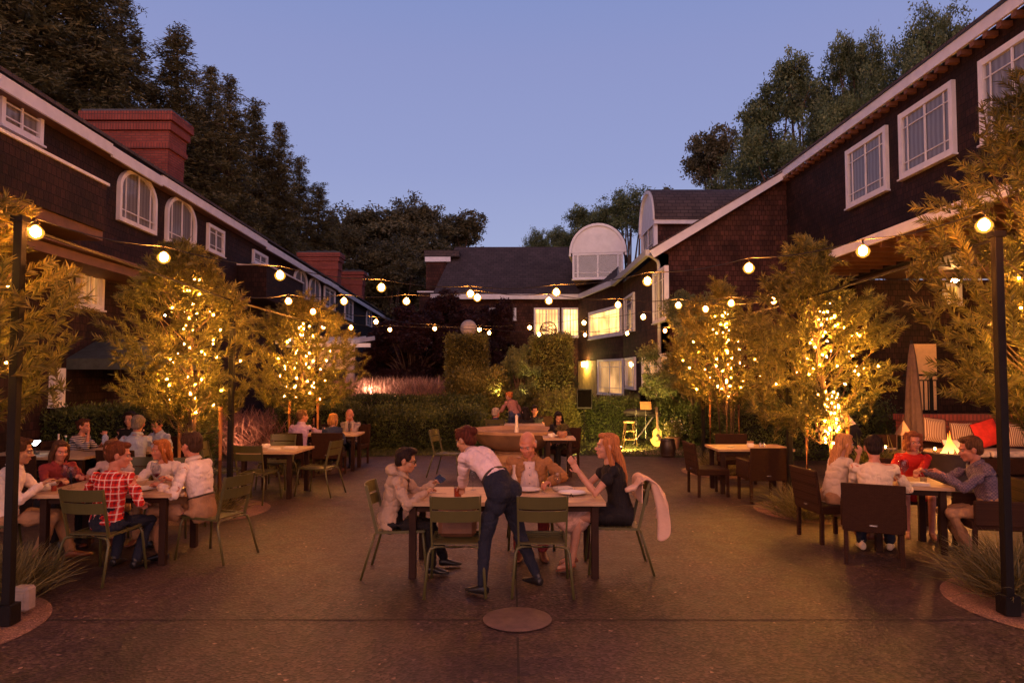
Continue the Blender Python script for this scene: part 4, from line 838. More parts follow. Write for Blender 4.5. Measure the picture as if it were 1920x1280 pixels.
# ---------------------------------------------------------------- table ware
TZ = .752
def ware(kind, x, y, label, cat, z=TZ, rz=0, group=None, s=1.0):
    m = MB()
    if kind == 'plate': m.lathe([(.0, .004), (.07, .004), (.135, .018), (.137, .022), (.13, .021), (.07, .009), (0, .008)], n=28, cap=False); o = m.build('plate', PLATE, smooth=40)
    elif kind == 'bowl': m.lathe([(.03, 0), (.035, .004), (.07, .04), (.085, .065), (.08, .065), (.06, .035), (0, .012)], n=22, cap=False); o = m.build('bowl', mat('cream_bowl', (.62, .48, .36), .35, var=.05), smooth=40)
    elif kind == 'salad':
        m.lathe([(.03, 0), (.07, .04), (.085, .06), (.06, .035), (0, .012)], n=22, cap=False); o = m.build('salad_bowl', PLATE, smooth=40)
        p = rng.normal(size=(160, 3))*[.035, .035, .012]+[0, 0, .055]; ribbons('salad_leaves', foliage('lettuce', (.25, .32, .04), (.5, .5, .10)), p, rdir(160), .05, .03, 1, 0, o)
    elif kind == 'wine':
        m.lathe([(.0, .001), (.036, .001), (.036, .004), (.006, .008), (.005, .075), (.012, .085), (.038, .12), (.044, .15), (.034, .205), (.033, .205), (.042, .15), (.036, .121), (.0, .088)], n=18, cap=False); o = m.build('wine_glass', GLASS, smooth=60)
    elif kind == 'tumbler':
        m.lathe([(0, .001), (.033, .001), (.037, .10), (.035, .10), (.031, .008), (0, .008)], n=16, cap=False); o = m.build('tumbler', GLASS, smooth=60); MB().lathe([(0, .009), (.030, .009), (.033, .05), (0, .051)], n=14, cap=False).build('water', PANE, o)
    elif kind == 'redglass':
        m.lathe([(0, .001), (.038, .001), (.042, .12), (.040, .12), (.036, .008), (0, .008)], n=16, cap=False); o = m.build('tumbler', GLASS, smooth=60); MB().lathe([(0, .009), (.034, .009), (.037, .09), (0, .091)], n=14, cap=False).build('drink', mat('amber_red_drink', (.35, .04, .01), .2, bump=0), o)
    elif kind == 'bottle':
        m.lathe([(0, 0), (.036, .001), (.038, .02), (.038, .13), (.03, .17), (.014, .21), (.013, .27), (.016, .272), (.016, .29), (.0, .291)], n=18, cap=False); o = m.build('water_bottle', mat('pale_bottle', (.55, .42, .36), .15, bump=0, var=.1), smooth=50)
    elif kind == 'green':
        m.lathe([(0, 0), (.036, .001), (.038, .02), (.038, .17), (.014, .22), (.013, .29), (.0, .291)], n=16, cap=False); o = m.build('glass_bottle', GREENG, smooth=50); MB().lathe([(.0385, .05), (.0385, .13)], n=16, cap=False).build('label', PAPER, o, smooth=True); MB().lathe([(.015, .27), (.015, .295)], n=10).build('bottle_cap', PLATE, o)
    elif kind == 'shaker':
        m.lathe([(.0, 0), (.02, .001), (.021, .05), (.014, .062), (.0, .064)], n=12, cap=False); o = m.build('salt_shaker', mat('steel', (.5, .48, .45), .25, metal=.8), smooth=50); MB().lathe([(.017, .055), (.018, .07), (.008, .078)], n=12).build('shaker_lid', MATS['steel'], o)
    elif kind == 'napkin':
        for k in range(3): m.box((0, 0, .006+.011*k), (.20-.01*k, .13, .009), k*.06)
        o = m.build('folded_napkin', PAPER, bevel=.003)
    elif kind == 'crumple':
        m.ball((0, 0, .04), .07, 14, sq=(1, .8, .7)); m.v = [tuple(V(p)*(1+.45*noise.noise(V(p)*25+V((x, y, 0))))) for p in m.v]; o = m.build('crumpled_napkin', PAPER)
    elif kind == 'phone': m.box((0, 0, .006), (.15, .075, .009)); o = m.build('phone', PHONE, bevel=.003); MB().box((0, 0, .0112), (.135, .066, .001)).build('screen', mat('dark_screen', (.02, .02, .03), .08, bump=0), o)
    elif kind == 'caddy':
        m.box((0, 0, .035), (.11, .07, .07)); o = m.build('sugar_bowl', PLATE, bevel=.012)
        q = MB()
        for k in range(8): q.box((-.04+k*.0115, 0, .075), (.004, .05, .05), M=Matrix.Rotation(.12*(k-4), 3, 'Y'))
        q.build('sugar_packet', mat('packet_paper', (.4, .2, .12), .8), o)
    elif kind == 'candle':
        m.lathe([(0, 0), (.03, .001), (.033, .06), (.031, .06), (.028, .006), (0, .006)], n=14, cap=False); o = m.build('candle_holder', GLASS, smooth=60); MB().lathe([(0, .008), (.022, .008), (.022, .035), (0, .036)], n=12, cap=False).build('candle', mat('wax', (.8, .6, .35), .5), o); MB().lathe([(0, .038), (.006, .045), (.004, .06), (0, .07)], n=8, cap=False).build('flame', emis('flame_small', (1, .45, .08), 30), o)
    o.location = (x, y, z); o.rotation_euler = (0, 0, rz); o.scale = (s, s, s); tag(o, label, cat, group); return o
W_ = ware
# middle table
W_('plate', .17, 7.45, 'white plate on the middle table in front of the old man', 'plate'); W_('plate', .62, 7.25, 'white plate on the middle table nearest the woman in black', 'plate', s=1.05)
W_('napkin', .55, 7.52, 'folded cream napkin by the right-hand plate of the middle table', 'napkin', rz=.3); W_('bottle', .02, 7.15, 'clear water bottle standing beside the waitress on the middle table', 'bottle', s=1.08)
W_('wine', -.42, 7.50, 'empty wine glass left of the waitress on the middle table', 'wine glass'); W_('tumbler', -.55, 7.55, 'water tumbler in front of the boy on the middle table', 'glass')
W_('redglass', -.55, 7.08, 'tumbler of amber red drink in the hand of the waitress', 'glass')
# cutlery on the middle table
for i, (x, y, rz, k, lb_) in enumerate(((.34, 7.42, .1, 'knife', 'steel knife right of the old man plate'), (.0, 7.46, -.1, 'fork', 'steel fork left of the old man plate'), (.80, 7.20, 1.4, 'knife', 'steel knife beside the plate nearest the woman in black'), (-.78, 7.30, 1.5, 'fork', 'steel fork before the boy in beige'))):
    m = MB(); m.box((0, -.03, .003), (.008, .13, .003)); m.box((0, .065, .004), (.016, .06, .003)); o = m.build(k, mat('steel', (.5, .48, .45), .25, metal=.8), bevel=.001); o.location = (x, y, TZ); o.rotation_euler = (0, 0, rz); tag(o, lb_, k)
W_('candle', .34, 7.62, 'small candle between the plates of the middle table', 'candle'); W_('wine', .48, 7.40, 'empty wine glass between the two white plates', 'wine glass'); W_('tumbler', .02, 7.55, 'tumbler behind the water bottle', 'glass')
# left table
lw_ = [('wine', -4.95, 7.75, 'big wine glass near the napkin on the left table'), ('wine', -4.80, 7.62, 'wine glass just left of the plaid shirt on the left table'), ('wine', -4.10, 8.02, 'empty wine glass between the salad and the auburn-haired woman'), ('wine', -3.93, 7.72, 'half-full red wine glass before the auburn-haired woman')]
for k, x, y, lb_ in lw_: W_(k, x, y, lb_, 'wine glass', group='wine glasses on the left table', s=1.15)
MB().lathe([(0, .089), (.034, .118), (.036, .125), (0, .126)], n=16, cap=False).build('wine', WINE, [o for o in COL.objects if o.get('label') == lw_[3][3]][0])
W_('plate', -3.98, 7.50, 'white oval plate nearest the camera on the left table', 'plate', s=1.15); W_('bowl', -4.15, 7.80, 'cream bowl in the middle of the left table', 'bowl'); W_('salad', -4.35, 7.85, 'small bowl of green salad on the left table', 'bowl')
W_('phone', -3.97, 7.33, 'black phone lying at the near edge of the left table', 'phone', rz=.15); W_('crumple', -4.98, 7.50, 'crumpled patterned napkin by the khaki man on the left table', 'napkin'); W_('tumbler', -4.20, 7.45, 'tumbler beside the oval plate on the left table', 'glass'); W_('tumbler', -3.78, 7.88, 'water tumbler at the right end of the left table', 'glass', s=1.1); W_('tumbler', -4.28, 7.62, 'tumbler before the salad bowl on the left table', 'glass')
W_('redglass', -4.86, 7.42, 'short glass of red drink held by the man on the left', 'glass', s=.7)
# small empty table left
W_('napkin', -3.9, 11.45, 'stack of folded napkins in the centre of the empty left table', 'napkin', rz=.1); W_('napkin', -3.68, 11.6, 'flat folded napkin at the right of the empty left table', 'napkin', rz=-.1, s=1.1); W_('crumple', -4.1, 11.6, 'loosely folded cloth napkin on the empty left table', 'napkin'); W_('shaker', -4.28, 11.35, 'left salt shaker of the pair on the empty left table', 'shaker'); W_('shaker', -4.21, 11.35, 'right shaker of the pair on the empty left table', 'shaker')
W_('napkin', -3.95, 14.5, 'napkin on the farthest left table', 'napkin'); W_('wine', -3.4, 14.6, 'wine glass before the bald man', 'wine glass'); W_('tumbler', -3.9, 14.75, 'tumbler on the farthest left table', 'glass')
# lamp table
lp = empty('table_lamp', (-7.42, 10.85, TZ), label='small table lamp with a brilliant white glowing shade', cat='lamp'); MB().lathe([(0, 0), (.05, .001), (.05, .012), (.008, .018), (.008, .13)], n=16, cap=False).build('base', BLACK, lp, smooth=50)
MB().lathe([(.02, .13), (.05, .17), (.075, .20), (.0, .205)], n=20, cap=False).build('lamp_shade', emis('lamp_white', (.85, .95, 1), 7), lp, smooth=40)
W_('green', -6.88, 10.75, 'dark green bottle with a pale label on the lamp-lit table', 'bottle'); W_('bottle', -7.22, 11.1, 'tall clear bottle behind the glasses on the lamp-lit table', 'bottle'); W_('tumbler', -7.62, 10.7, 'tumbler left of the white lamp', 'glass'); W_('tumbler', -7.28, 10.7, 'tumbler right of the white lamp', 'glass'); W_('crumple', -7.08, 10.8, 'crumpled napkin between the lamp and the green bottle', 'napkin'); W_('plate', -7.45, 10.6, 'plate in the lamplight', 'plate'); W_('shaker', -6.95, 10.7, 'white shaker beside the green bottle', 'shaker', s=1.4)
W_('wine', -6.2, 11.5, 'wine glass before the man in pale blue', 'wine glass'); W_('tumbler', -5.7, 11.6, 'tumbler on the table of the man in pale blue', 'glass')
# right table
W_('wine', 4.52, 8.08, 'big wine glass held over the right table', 'wine glass', s=1.15); W_('wine', 4.62, 8.22, 'second wine glass in front of the woman in red', 'wine glass', s=1.15); W_('tumbler', 4.28, 7.98, 'water tumbler by the cream shirt elbow', 'glass', s=1.1); W_('napkin', 4.55, 7.82, 'white folded napkin at the near edge of the right table', 'napkin', rz=-.1); W_('tumbler', 4.68, 7.95, 'tumbler next to the folded napkin on the right table', 'glass'); W_('candle', 4.38, 8.28, 'small candle glowing on the right table', 'candle')
W_('caddy', 4.05, 11.85, 'white square bowl of sugar packets on the empty right table', 'bowl'); W_('shaker', 4.22, 11.85, 'left shaker of the pair beside the sugar bowl', 'shaker'); W_('shaker', 4.29, 11.87, 'right shaker of the pair beside the sugar bowl', 'shaker'); W_('plate', 3.72, 11.85, 'small plate at the left of the empty right table', 'plate', s=.6)
W_('crumple', .78, 13.6, 'crumpled napkin on the small table by the fountain', 'napkin'); W_('plate', .85, 13.85, 'plate on the small table by the fountain', 'plate')
# potted plant
pp = empty('potted_plant', (.98, 13.62, TZ), label='spiky green plant in a round clay pot on the small table', cat='plant'); MB().lathe([(0, 0), (.06, 0), (.10, .05), (.105, .09), (.085, .13), (.07, .125), (0, .11)], n=20, cap=False).build('pot', mat('clay_pot', (.35, .17, .10), .7), pp, smooth=50)
p = rng.normal(size=(160, 3))*[.02, .02, .005]+[0, 0, .12]; ribbons('leaves', TUFT, p, np.array([0, 0, 1.])+rng.normal(size=(160, 3))*.45, .17, .010, 3, .03, pp)
# fountain
FST = mat('fountain_stone', (.34, .19, .10), .75, scale=3, var=.3, bump=.004)
fo = empty('fountain', (.10, 15.1, 0), label='round tan stone fountain bowl with a low jet of water', cat='fountain')
MB().lathe([(0, .34), (.45, .36), (.80, .50), (.95, .70), (1.0, .74), (1.0, .80), (.92, .80), (.84, .76), (.6, .62), (0, .56)], n=48, cap=False).build('bowl', FST, fo, smooth=35)
MB().lathe([(0, 0), (.70, 0), (.70, .08), (.52, .13), (.46, .3), (.5, .36), (0, .36)], n=40, cap=False).build('pedestal', FST, fo, smooth=35)
MB().lathe([(0, .725), (.82, .725)], n=40, cap=False).build('water', mat('pool_water', (.05, .05, .06), .06, bump=0), fo)
MB().lathe([(.0, .72), (.05, .73), (.045, .85), (.03, 1.0), (.035, 1.08), (0, 1.12)], n=12, cap=False).build('water_jet', mat('white_water', (.75, .62, .5), .3), fo, smooth=60)
# ---------------------------------------------------------------- stage
def speaker(px, py0, py1, Y, label, w_=.40):
    a = at(px, py0, Y); b = at(px, py1, Y); h = a.z-b.z; st = empty('speaker_stand', (a.x, Y, 0), label='black tripod stand holding '+label, cat='stand', group='tripod speaker stands')
    MB().tube([(0, 0, .12), (0, 0, b.z)], .022, 8).build('pole', BLACK, st)
    for k in range(3): an = k*2*PI/3+.4; MB().tube([(0, 0, .55), (math.cos(an)*.38, math.sin(an)*.38, .012)], .012, 6).build('leg', BLACK, st)
    sp = empty('loudspeaker', (a.x, Y, b.z), label='black loudspeaker '+label.split(' speaker ')[1], cat='loudspeaker', group='loudspeakers on tripod stands')
    m = MB(); m.prism([(-w_/2, -.15, 0), (w_/2, -.15, 0), (w_/2*.7, .2, 0), (-w_/2*.7, .2, 0)], (0, 0, h)); m.build('cabinet', BLACK, sp, bevel=.012)
    MB().box((0, -.156, h*.52), (w_*.86, .012, h*.86)).build('grille', mat('speaker_grille', (.004, .003, .003), .9, scale=60, spec=.0), sp, bevel=.004)
    return sp
speaker(1095, 729, 766, 20.3, 'the left speaker by the orange lit shrub', .46); speaker(1211, 730, 768, 20.6, 'the right speaker behind the guitar', .44)
YST = mat('stool_wood', (.50, .33, .13), .5, stretch=(3, 3, 1), scale=6)
st = empty('bar_stool', (at(1180, 800, 18.9).x, 18.9, 0), label='tall wooden stool lit yellow from below on the gravel stage', cat='stool'); MB().lathe([(0, .67), (.16, .67), (.17, .69), (.16, .71), (0, .71)], n=24, cap=False).build('seat', YST, st, smooth=40)
for a in range(4):
    sx_, sy = (1 if a in (0, 1) else -1), (1 if a in (0, 3) else -1); MB().tube([(sx_*.10, sy*.10, .67), (sx_*.19, sy*.19, 0)], .02, 8).build('leg', YST, st, smooth=True)
for z_, r_ in ((.22, .158), (.44, .130)):
    m = MB()
    for a, b in (((-1, -1), (1, -1)), ((1, -1), (1, 1)), ((1, 1), (-1, 1)), ((-1, 1), (-1, -1))): m.tube([(a[0]*r_, a[1]*r_, z_), (b[0]*r_, b[1]*r_, z_)], .012, 6)
    m.build('rung', YST, st)
gu = empty('guitar', (at(1234, 800, 18.6).x, 18.6, .05), label='pale acoustic guitar standing upright beside the dark barrel', cat='guitar'); GUM = mat('spruce_top', (.62, .42, .14), .3, scale=4, stretch=(8, 1, 1), bump=0)
pf_ = []
for k in range(36):
    a = 2*PI*k/36; zz = math.sin(a); hw = (.195 if zz < 0 else .145)*math.sqrt(max(0, 1-zz*zz))*(1.0-.28*math.exp(-((zz-.12)/.28)**2)) ; pf_.append((hw*(1 if math.cos(a) >= 0 else -1), 0, .25+.25*zz))
MB().prism(pf_, (0, .1, 0)).build('body', GUM, gu, bevel=.004); MB().lathe([(0, 0), (.048, 0), (.048, .004), (0, .004)], n=20, cap=False).build('sound_hole', mat('hole_black', (.01, .008, .005), .8), gu); gu.children[-1].rotation_euler = (R(90), 0, 0); gu.children[-1].location = (0, -.002, .30)
MB().box((0, -.008, .16), (.15, .012, .022)).build('bridge', DARKWOOD, gu); MB().box((0, -.01, .68), (.05, .03, .48)).build('neck', mat('neck_wood', (.30, .17, .08), .4), gu); MB().box((0, .0, .98), (.07, .02, .16)).build('headstock', DARKWOOD, gu, bevel=.005)
m = MB()
for k in range(6): m.bar((-.018+k*.007, -.028, .16), (-.018+k*.007, -.028, .94), .0015, .0015)
m.build('string', MATS.get('steel'), gu)
MB().box((.05, .0, .23), (.09, .008, .10)).build('pickguard', DARKWOOD, gu)
gu.rotation_euler = (R(-8), 0, R(3))
ks = empty('keyboard_stand', (at(1205, 790, 19.3).x, 19.3, 0), label='covered black keyboard on a cross-legged stand behind the wooden stool', cat='keyboard'); m = MB(); m.box((0, 0, .86), (1.0, .34, .10)); m.build('keyboard', BLACK, ks, bevel=.03); m = MB(); m.ball((-.1, 0, .93), .3, 14, sq=(1.5, .7, .35)); m.build('cover', mat('dark_cloth', (.02, .014, .013), .8), ks, smooth=True)
for s_ in (-1, 1): MB().bar((s_*.3, 0, .82), (-s_*.3, 0, 0.01), .03, .03).build('leg', MATS['steel'] if s_ > 0 else BLACK, ks)
for px, Y, h, lb_ in ((1193, 18.7, 1.02, 'thin steel microphone stand just right of the stool'), (1211, 18.9, 1.08, 'music stand with an orange-lit sheet left of the guitar')):
    s_ = empty('music_stand', (at(px, 800, Y).x, Y, 0), label=lb_, cat='stand'); MB().tube([(0, 0, .2), (0, 0, h)], .011, 6).build('pole', MATS['steel'], s_)
    for k in range(3): an = k*2.1; MB().tube([(0, 0, .25), (math.cos(an)*.28, math.sin(an)*.28, .012)], .008, 5).build('leg', BLACK, s_)
    MB().box((0, 0, h+.05), (.30, .02, .22), M=Matrix.Rotation(R(-20), 3, 'X')).build('desk', mat('sheet_brown', (.35, .16, .06), .7), s_) if 'sheet' in lb_ else MB().tube([(0, 0, h), (-.1, -.12, h+.12)], .02, 8).build('microphone', BLACK, s_)
BRL = mat('barrel_black', (.025, .012, .010), .35, scale=3)
q = gr(1252, 856); ba = empty('small_barrel', (q.x, q.y, 0), label='small dark ceramic barrel standing on the paving by the guitar', cat='barrel'); MB().lathe([(0, 0), (.155, 0), (.165, .03), (.20, .22), (.165, .41), (.155, .44), (0, .44)], n=28, cap=False).build('body', BRL, ba, smooth=40)
for z_ in (.05, .39): MB().lathe([(.170, z_-.015), (.182, z_-.012), (.182, z_+.012), (.170, z_+.015)], n=28).build('hoop', BRL, ba, smooth=True)
q = at(1262, 830, 18.4); fp = empty('flower_pot', (q.x, 18.4, 0), label='terracotta pot of pale flowers between guitar and barrel', cat='plant'); MB().lathe([(0, 0), (.13, 0), (.19, .3), (.2, .33), (.17, .33), (0, .3)], n=20, cap=False).build('pot', MATS['clay_pot'], fp, smooth=40)
p = rng.normal(size=(700, 3))*[.13, .13, .13]+[0, 0, .52]; ribbons('leaves', FOL_IVY, p, rdir(700), .08, .03, 1, 0, fp); p = rng.normal(size=(90, 3))*[.14, .14, .12]+[0, 0, .58]; ribbons('blossoms', PAPER, p, rdir(90), .035, .035, 1, 0, fp)
o = MB().poly([(3.0, 17.3, .012), (5.2, 16.7, .012), (5.4, 19.2, .012), (2.3, 19.4, .012), (2.2, 18.2, .012)]).build('gravel_stage', mat('pale_gravel', (.38, .27, .16), .9, scale=60, var=.5, bump=.01)); tag(o, kind='structure')
for i, (x, y, lb_, yaw) in enumerate(((2.72, 17.55, 'black ground uplight in the lit grass left of the stool', -.3), (1.45, 16.9, 'black ground uplight glaring behind the chairs near the old man', -.2))):
    o = empty('ground_spotlight', (x, y, 0), yaw, label=lb_, cat='spotlight'); MB().tube([(0, -.10, .08), (0, .05, .13)], [.05, .065], 14).build('housing', BLACK, o); MB().lathe([(0, 0), (.055, .002)], n=14, cap=False).build('lens', emis('spot_lens', (1, .72, .25), 60), o); o.children[-1].location = (0, .062, .135); o.children[-1].rotation_euler = (R(-72), 0, 0)
    MB().tube([(0, 0, .0), (0, 0, .1)], .015, 6).build('spike', BLACK, o)
q = gr(32, 1110); o = MB().box((0, 0, .10), (.15, .12, .20)).build('junction_box', mat('grey_plastic', (.30, .24, .21), .5), bevel=.02); o.location = (-4.08, 5.88, 0.03); tag(o, 'pale grey electrical box beside the foot of the nearest left pole', 'electrical box'); MB().box((0, -.062, .11), (.09, .006, .10)).build('cover', MATS['grey_plastic'], o, bevel=.002)
# umbrellas
def closed_umbrella(x, y, z0, h, label, rz=0):
    r = empty('closed_umbrella', (x, y, z0), rz, label=label, cat='umbrella'); MB().tube([(0, 0, 0), (0, 0, h+.08)], .025, 8).build('pole', BLACK, r); m = MB(); prof = []; n = 24; vs = []; L = 9
    for i in range(L):
        t = i/(L-1); rr = (.03+.15*(1-t)**.8)*(1 if t > .02 else .9)
        for k in range(n): a = 2*PI*k/n; f = 1+.28*math.cos(a*6+t*2); vs.append((rr*f*math.cos(a), rr*f*math.sin(a), .25+(h-.25)*t))
    m.add(vs, [(i*n+k, i*n+(k+1) % n, (i+1)*n+(k+1) % n, (i+1)*n+k) for i in range(L-1) for k in range(n)]); m.build('canopy', mat('umbrella_cloth', (.10, .06, .045), .85), r, smooth=True); return r
closed_umbrella(at(1722, 700, 14.2).x-.12, 14.2, 0.4, 2.2, 'closed beige umbrella standing in front of the cream door')
um = empty('parasol', (at(195, 690, 14.6).x, 15.2, 0), label='open dark green parasol over the far left tables', cat='umbrella'); MB().tube([(0, 0, 0), (0, 0, 2.75)], .03, 8).build('pole', DARKWOOD, um)
m = MB(); m.prism([(-1.5, -1.3, 2.28), (1.5, -1.3, 2.28), (1.5, 1.3, 2.28), (-1.5, 1.3, 2.28)], (0, 0, .01)); m.v = []; m.f = []; m.m = []
m.add([(-1.5, -1.3, 2.3), (1.5, -1.3, 2.3), (1.5, 1.3, 2.3), (-1.5, 1.3, 2.3), (0, 0, 2.8), (-1.5, -1.3, 2.08), (1.5, -1.3, 2.08), (1.5, 1.3, 2.08), (-1.5, 1.3, 2.08)], [(0, 1, 4), (1, 2, 4), (2, 3, 4), (3, 0, 4), (5, 6, 1, 0), (6, 7, 2, 1), (7, 8, 3, 2), (8, 5, 0, 3)]); m.build('canopy', mat('green_canvas', (.07, .085, .075), .8), um)
# lounge with fire on the right
LB = at(1785, 820, 14.0); lx = LB.x
so_ = empty('lounge_sofa', (lx, 13.9, 0), label='low wicker sofa with pale seat pads before the glowing brick wall', cat='sofa'); MB().box((0, 0, .2), (2.9, .8, .32)).box((0, .42, .5), (2.9, .1, .5)).build('frame', WICKER, so_, bevel=.02)
for k in (-1, 0, 1): MB().box((k*.93, -.02, .43), (.9, .72, .12)).build('seat_pad', mat('pale_pad', (.5, .40, .34), .9), so_, bevel=.03)
def stripecush(name, c1, c2, f):
    t = NT(name); w = t.n('ShaderNodeTexWave'); w.inputs['Scale'].default_value = f; t.l(t.coord(), w.inputs[0]); t.base(t.ramp(w.outputs[1], [(.35, c1), (.5, c2)]), .9); return t.m
def cushion(px, py, Y, s, m_, label, rz=0, tilt=-.2, roll=0):
    c = at(px, py, Y); m = MB(); n = 10; vs = []
    for sd in (1, -1):
        for i in range(n+1):
            for j in range(n+1):
                u_ = i/n*2-1; v_ = j/n*2-1; b = (1-u_**4)*(1-v_**4); k = 1-.06*(1-abs(u_*v_)); vs.append((u_*s*k, sd*.085*b**.7, v_*s*k))
    N = (n+1)**2; f = []
    for sd in (0, 1):
        for i in range(n):
            for j in range(n): q = [sd*N+i*(n+1)+j, sd*N+i*(n+1)+j+1, sd*N+(i+1)*(n+1)+j+1, sd*N+(i+1)*(n+1)+j]; f.append(q if sd == 0 else q[::-1])
    m.add(vs, f); o = m.build('cushion', m_, smooth=True); o.location = c; o.rotation_euler = (tilt, roll, rz); tag(o, label, 'cushion', 'cushions on the lounge sofa')
    MB().tube([(u_*s*.97, 0, v_*s*.97) for u_, v_ in ((-1, -1), (1, -1), (1, 1), (-1, 1), (-1, -1))], .012, 5).build('piping', mat('dark_piping', (.10, .02, .015), .8), o)
STRC = stripecush('striped_cloth', (.62, .45, .28), (.20, .09, .05), 9)
cushion(1752, 806, 14.1, .25, STRC, 'striped cushion at the left end of the lounge sofa', .05, roll=.12); cushion(1806, 815, 14.15, .25, STRC, 'striped cushion half hidden behind the checked man', -.1); cushion(1850, 812, 14.0, .26, mat('red_cloth', (.62, .03, .015), .9), 'bright red cushion on the lounge sofa', 0, roll=-.3); cushion(1790, 842, 13.2, .2, mat('white_cloth', (.6, .5, .45), .9), 'small white cushion lying below the fire', .1, tilt=-.5)
cushion(1905, 815, 13.9, .24, STRC, 'striped cushion at the right end of the lounge sofa', 0)
fp_ = at(1780, 830, 12.2); fi = empty('fire_bowl', (fp_.x, 12.2, 0), label='round fire bowl with a tall orange flame behind the red dress', cat='fire bowl'); MB().lathe([(0, 0), (.3, 0), (.36, .45), (.42, .62), (.40, .64), (.3, .56), (0, .54)], n=28, cap=False).build('bowl', mat('dark_stone', (.05, .03, .025), .7), fi, smooth=40)
t = NT('fire_flame'); ly = t.n('ShaderNodeSeparateXYZ'); tcx = t.n('ShaderNodeTexCoord'); t.l(tcx.outputs['Object'], ly.inputs[0]); em_ = t.n('ShaderNodeEmission'); t.l(t.ramp(t.math('MULTIPLY', t.math('SUBTRACT', ly.outputs[2], .55), 2.2), [(0, (1, .62, .18)), (.5, (1, .36, .05)), (1, (1, .16, .01))]), em_.inputs[0]); em_.inputs[1].default_value = 3.2; t.l(em_.outputs[0], t.out.inputs[0]); FIRE = t.m
m = MB()
for k in range(7):
    a = k*2.4; rr = .02+.022*k; h = .44-.05*k+.05*math.sin(k*3); bx_, by_ = rr*math.cos(a), rr*math.sin(a); m.tube([(bx_, by_, .56), (bx_*1.1, by_, .56+h*.3), (bx_*.8+.02*math.sin(k), by_*.8, .56+h*.65), (bx_*.5, by_*.5, .56+h)], [.018, .032, .018, .002], 7)
m.build('flame', FIRE, fi, smooth=True)
fl_ = bpy.data.lights.new('fire_light', 'POINT'); fl_.energy = 190; fl_.color = (1, .34, .07); fl_.shadow_soft_size = .12; flo = bpy.data.objects.new('fire_light', fl_); COL.objects.link(flo); flo.location = (fp_.x, 12.2, 1.15)
ln = at(1694, 800, 12.6); la = empty('lantern', (ln.x, 12.6, .60), label='pale pyramid-topped lantern behind the woman in red', cat='lantern'); LM = mat('lantern_wood', (.20, .11, .07), .6)
m = MB(); m.add([(-.17, -.17, .42), (.17, -.17, .42), (.17, .17, .42), (-.17, .17, .42), (0, 0, .80)], [(0, 1, 4), (1, 2, 4), (2, 3, 4), (3, 0, 4), (3, 2, 1, 0)]); m.build('roof', LM, la); m = MB()
for a, b in ((-1, -1), (1, -1), (1, 1), (-1, 1)): m.box((a*.13, b*.13, .21), (.03, .03, .42))
m.box((0, 0, .015), (.32, .32, .03)); m.build('frame', LM, la); MB().tube([(.035*math.cos(k*PI/6), 0, .83+.035*math.sin(k*PI/6)) for k in range(13)], .006, 5).build('ring', BLACK, la); MB().box((0, 0, .2), (.24, .24, .34)).build('pane', PHONE, la); la.scale = (.62, .62, .7)
lt = MB(); lt.box((0, 0, .295), (.5, .5, .59)); o = lt.build('side_table', WICKER, bevel=.01); o.location = (ln.x, 12.6, 0); tag(o, 'square wicker side table under the pyramid lantern', 'table')
MB().box((0, 0, .596), (.52, .52, .010)).build('tabletop', DARKWOOD, o)
for i, (px, py, Y) in enumerate([(1878, 843, 11.0), (1660, 838, 12.0), (1753, 841, 12.5)]):
    q = at(px, py, Y); o = empty('candle_lamp', tuple(q), label=['candle lamp glinting by the right pole behind the checked man', 'candle lamp between the cream shirt and the woman in red', 'candle lamp just left of the white cushion'][i], cat='lamp', group='candle lamps by the lounge'); MB().lathe([(.03, -.06), (.034, .05)], n=12, cap=False).build('glass', GLASS, o); MB().ball((0, 0, 0), .018, 8, sq=(1, 1, 1.5)).build('flame', emis('candle_flame', (1, .45, .1), 80), o); MB().tube([(0, 0, -q.z), (0, 0, -.06)], .015, 6).build('stem', BLACK, o)
# jacket over the chair of the woman in black, her bag, the bag on the chair
def cloth(name, fn, nu, nv, m_, label, cat, thick=.012, parent=None):
    m = MB(); vs = [fn(i/nu, j/nv) for i in range(nu+1) for j in range(nv+1)]; m.add(vs, [(i*(nv+1)+j, i*(nv+1)+j+1, (i+1)*(nv+1)+j+1, (i+1)*(nv+1)+j) for i in range(nu) for j in range(nv)]); o = m.build(name, m_, parent, smooth=True); md = o.modifiers.new('s', 'SOLIDIFY'); md.thickness = thick; sb = o.modifiers.new('b', 'SUBSURF'); sb.levels = sb.render_levels = 1
    if label: tag(o, label, cat)
    return o
def fj(u_, v_):      # u across the chair back (world y), v from inside over the top to the outside
    y = 7.24+(u_-.5)*.50*(1+.35*max(0, v_-.4)); s = v_*1.25; fold = (.022*math.sin(u_*17+v_*3)+.016*math.sin(u_*31+1))*(1+2.2*max(0, v_-.35))
    if s < .3: x, z = 1.60+fold*.3, .70+s*.72
    elif s < .45: t = (s-.3)/.15; x, z = 1.60+.12*t, .916+.035*math.sin(PI*t)
    else: t = (s-.45)/.8; x, z = 1.72+.10*t+.10*math.sin(t*2.6)*(.4+u_)+fold, .916-t*(.44+.12*math.sin(u_*5+.6)+.05*math.sin(u_*23))
    return (x, y, z)
JACK = mat('peach_cloth', (.62, .40, .30), .85, scale=4, var=.12, bump=.003)
def fj2(u_, v_): q = fj(u_, v_); return (q[0]-.31, q[1], q[2])
jk = cloth('hanging_jacket', fj2, 26, 30, JACK, 'pale peach jacket hanging over the back of the chair of the woman in black', 'jacket')
m = MB(); m.tube([(1.29, 7.0, .93), (1.21, 6.98, .86), (1.13, 6.96, .84)], [.05, .04, .025], 8); m.build('sleeve', JACK, jk, smooth=True)
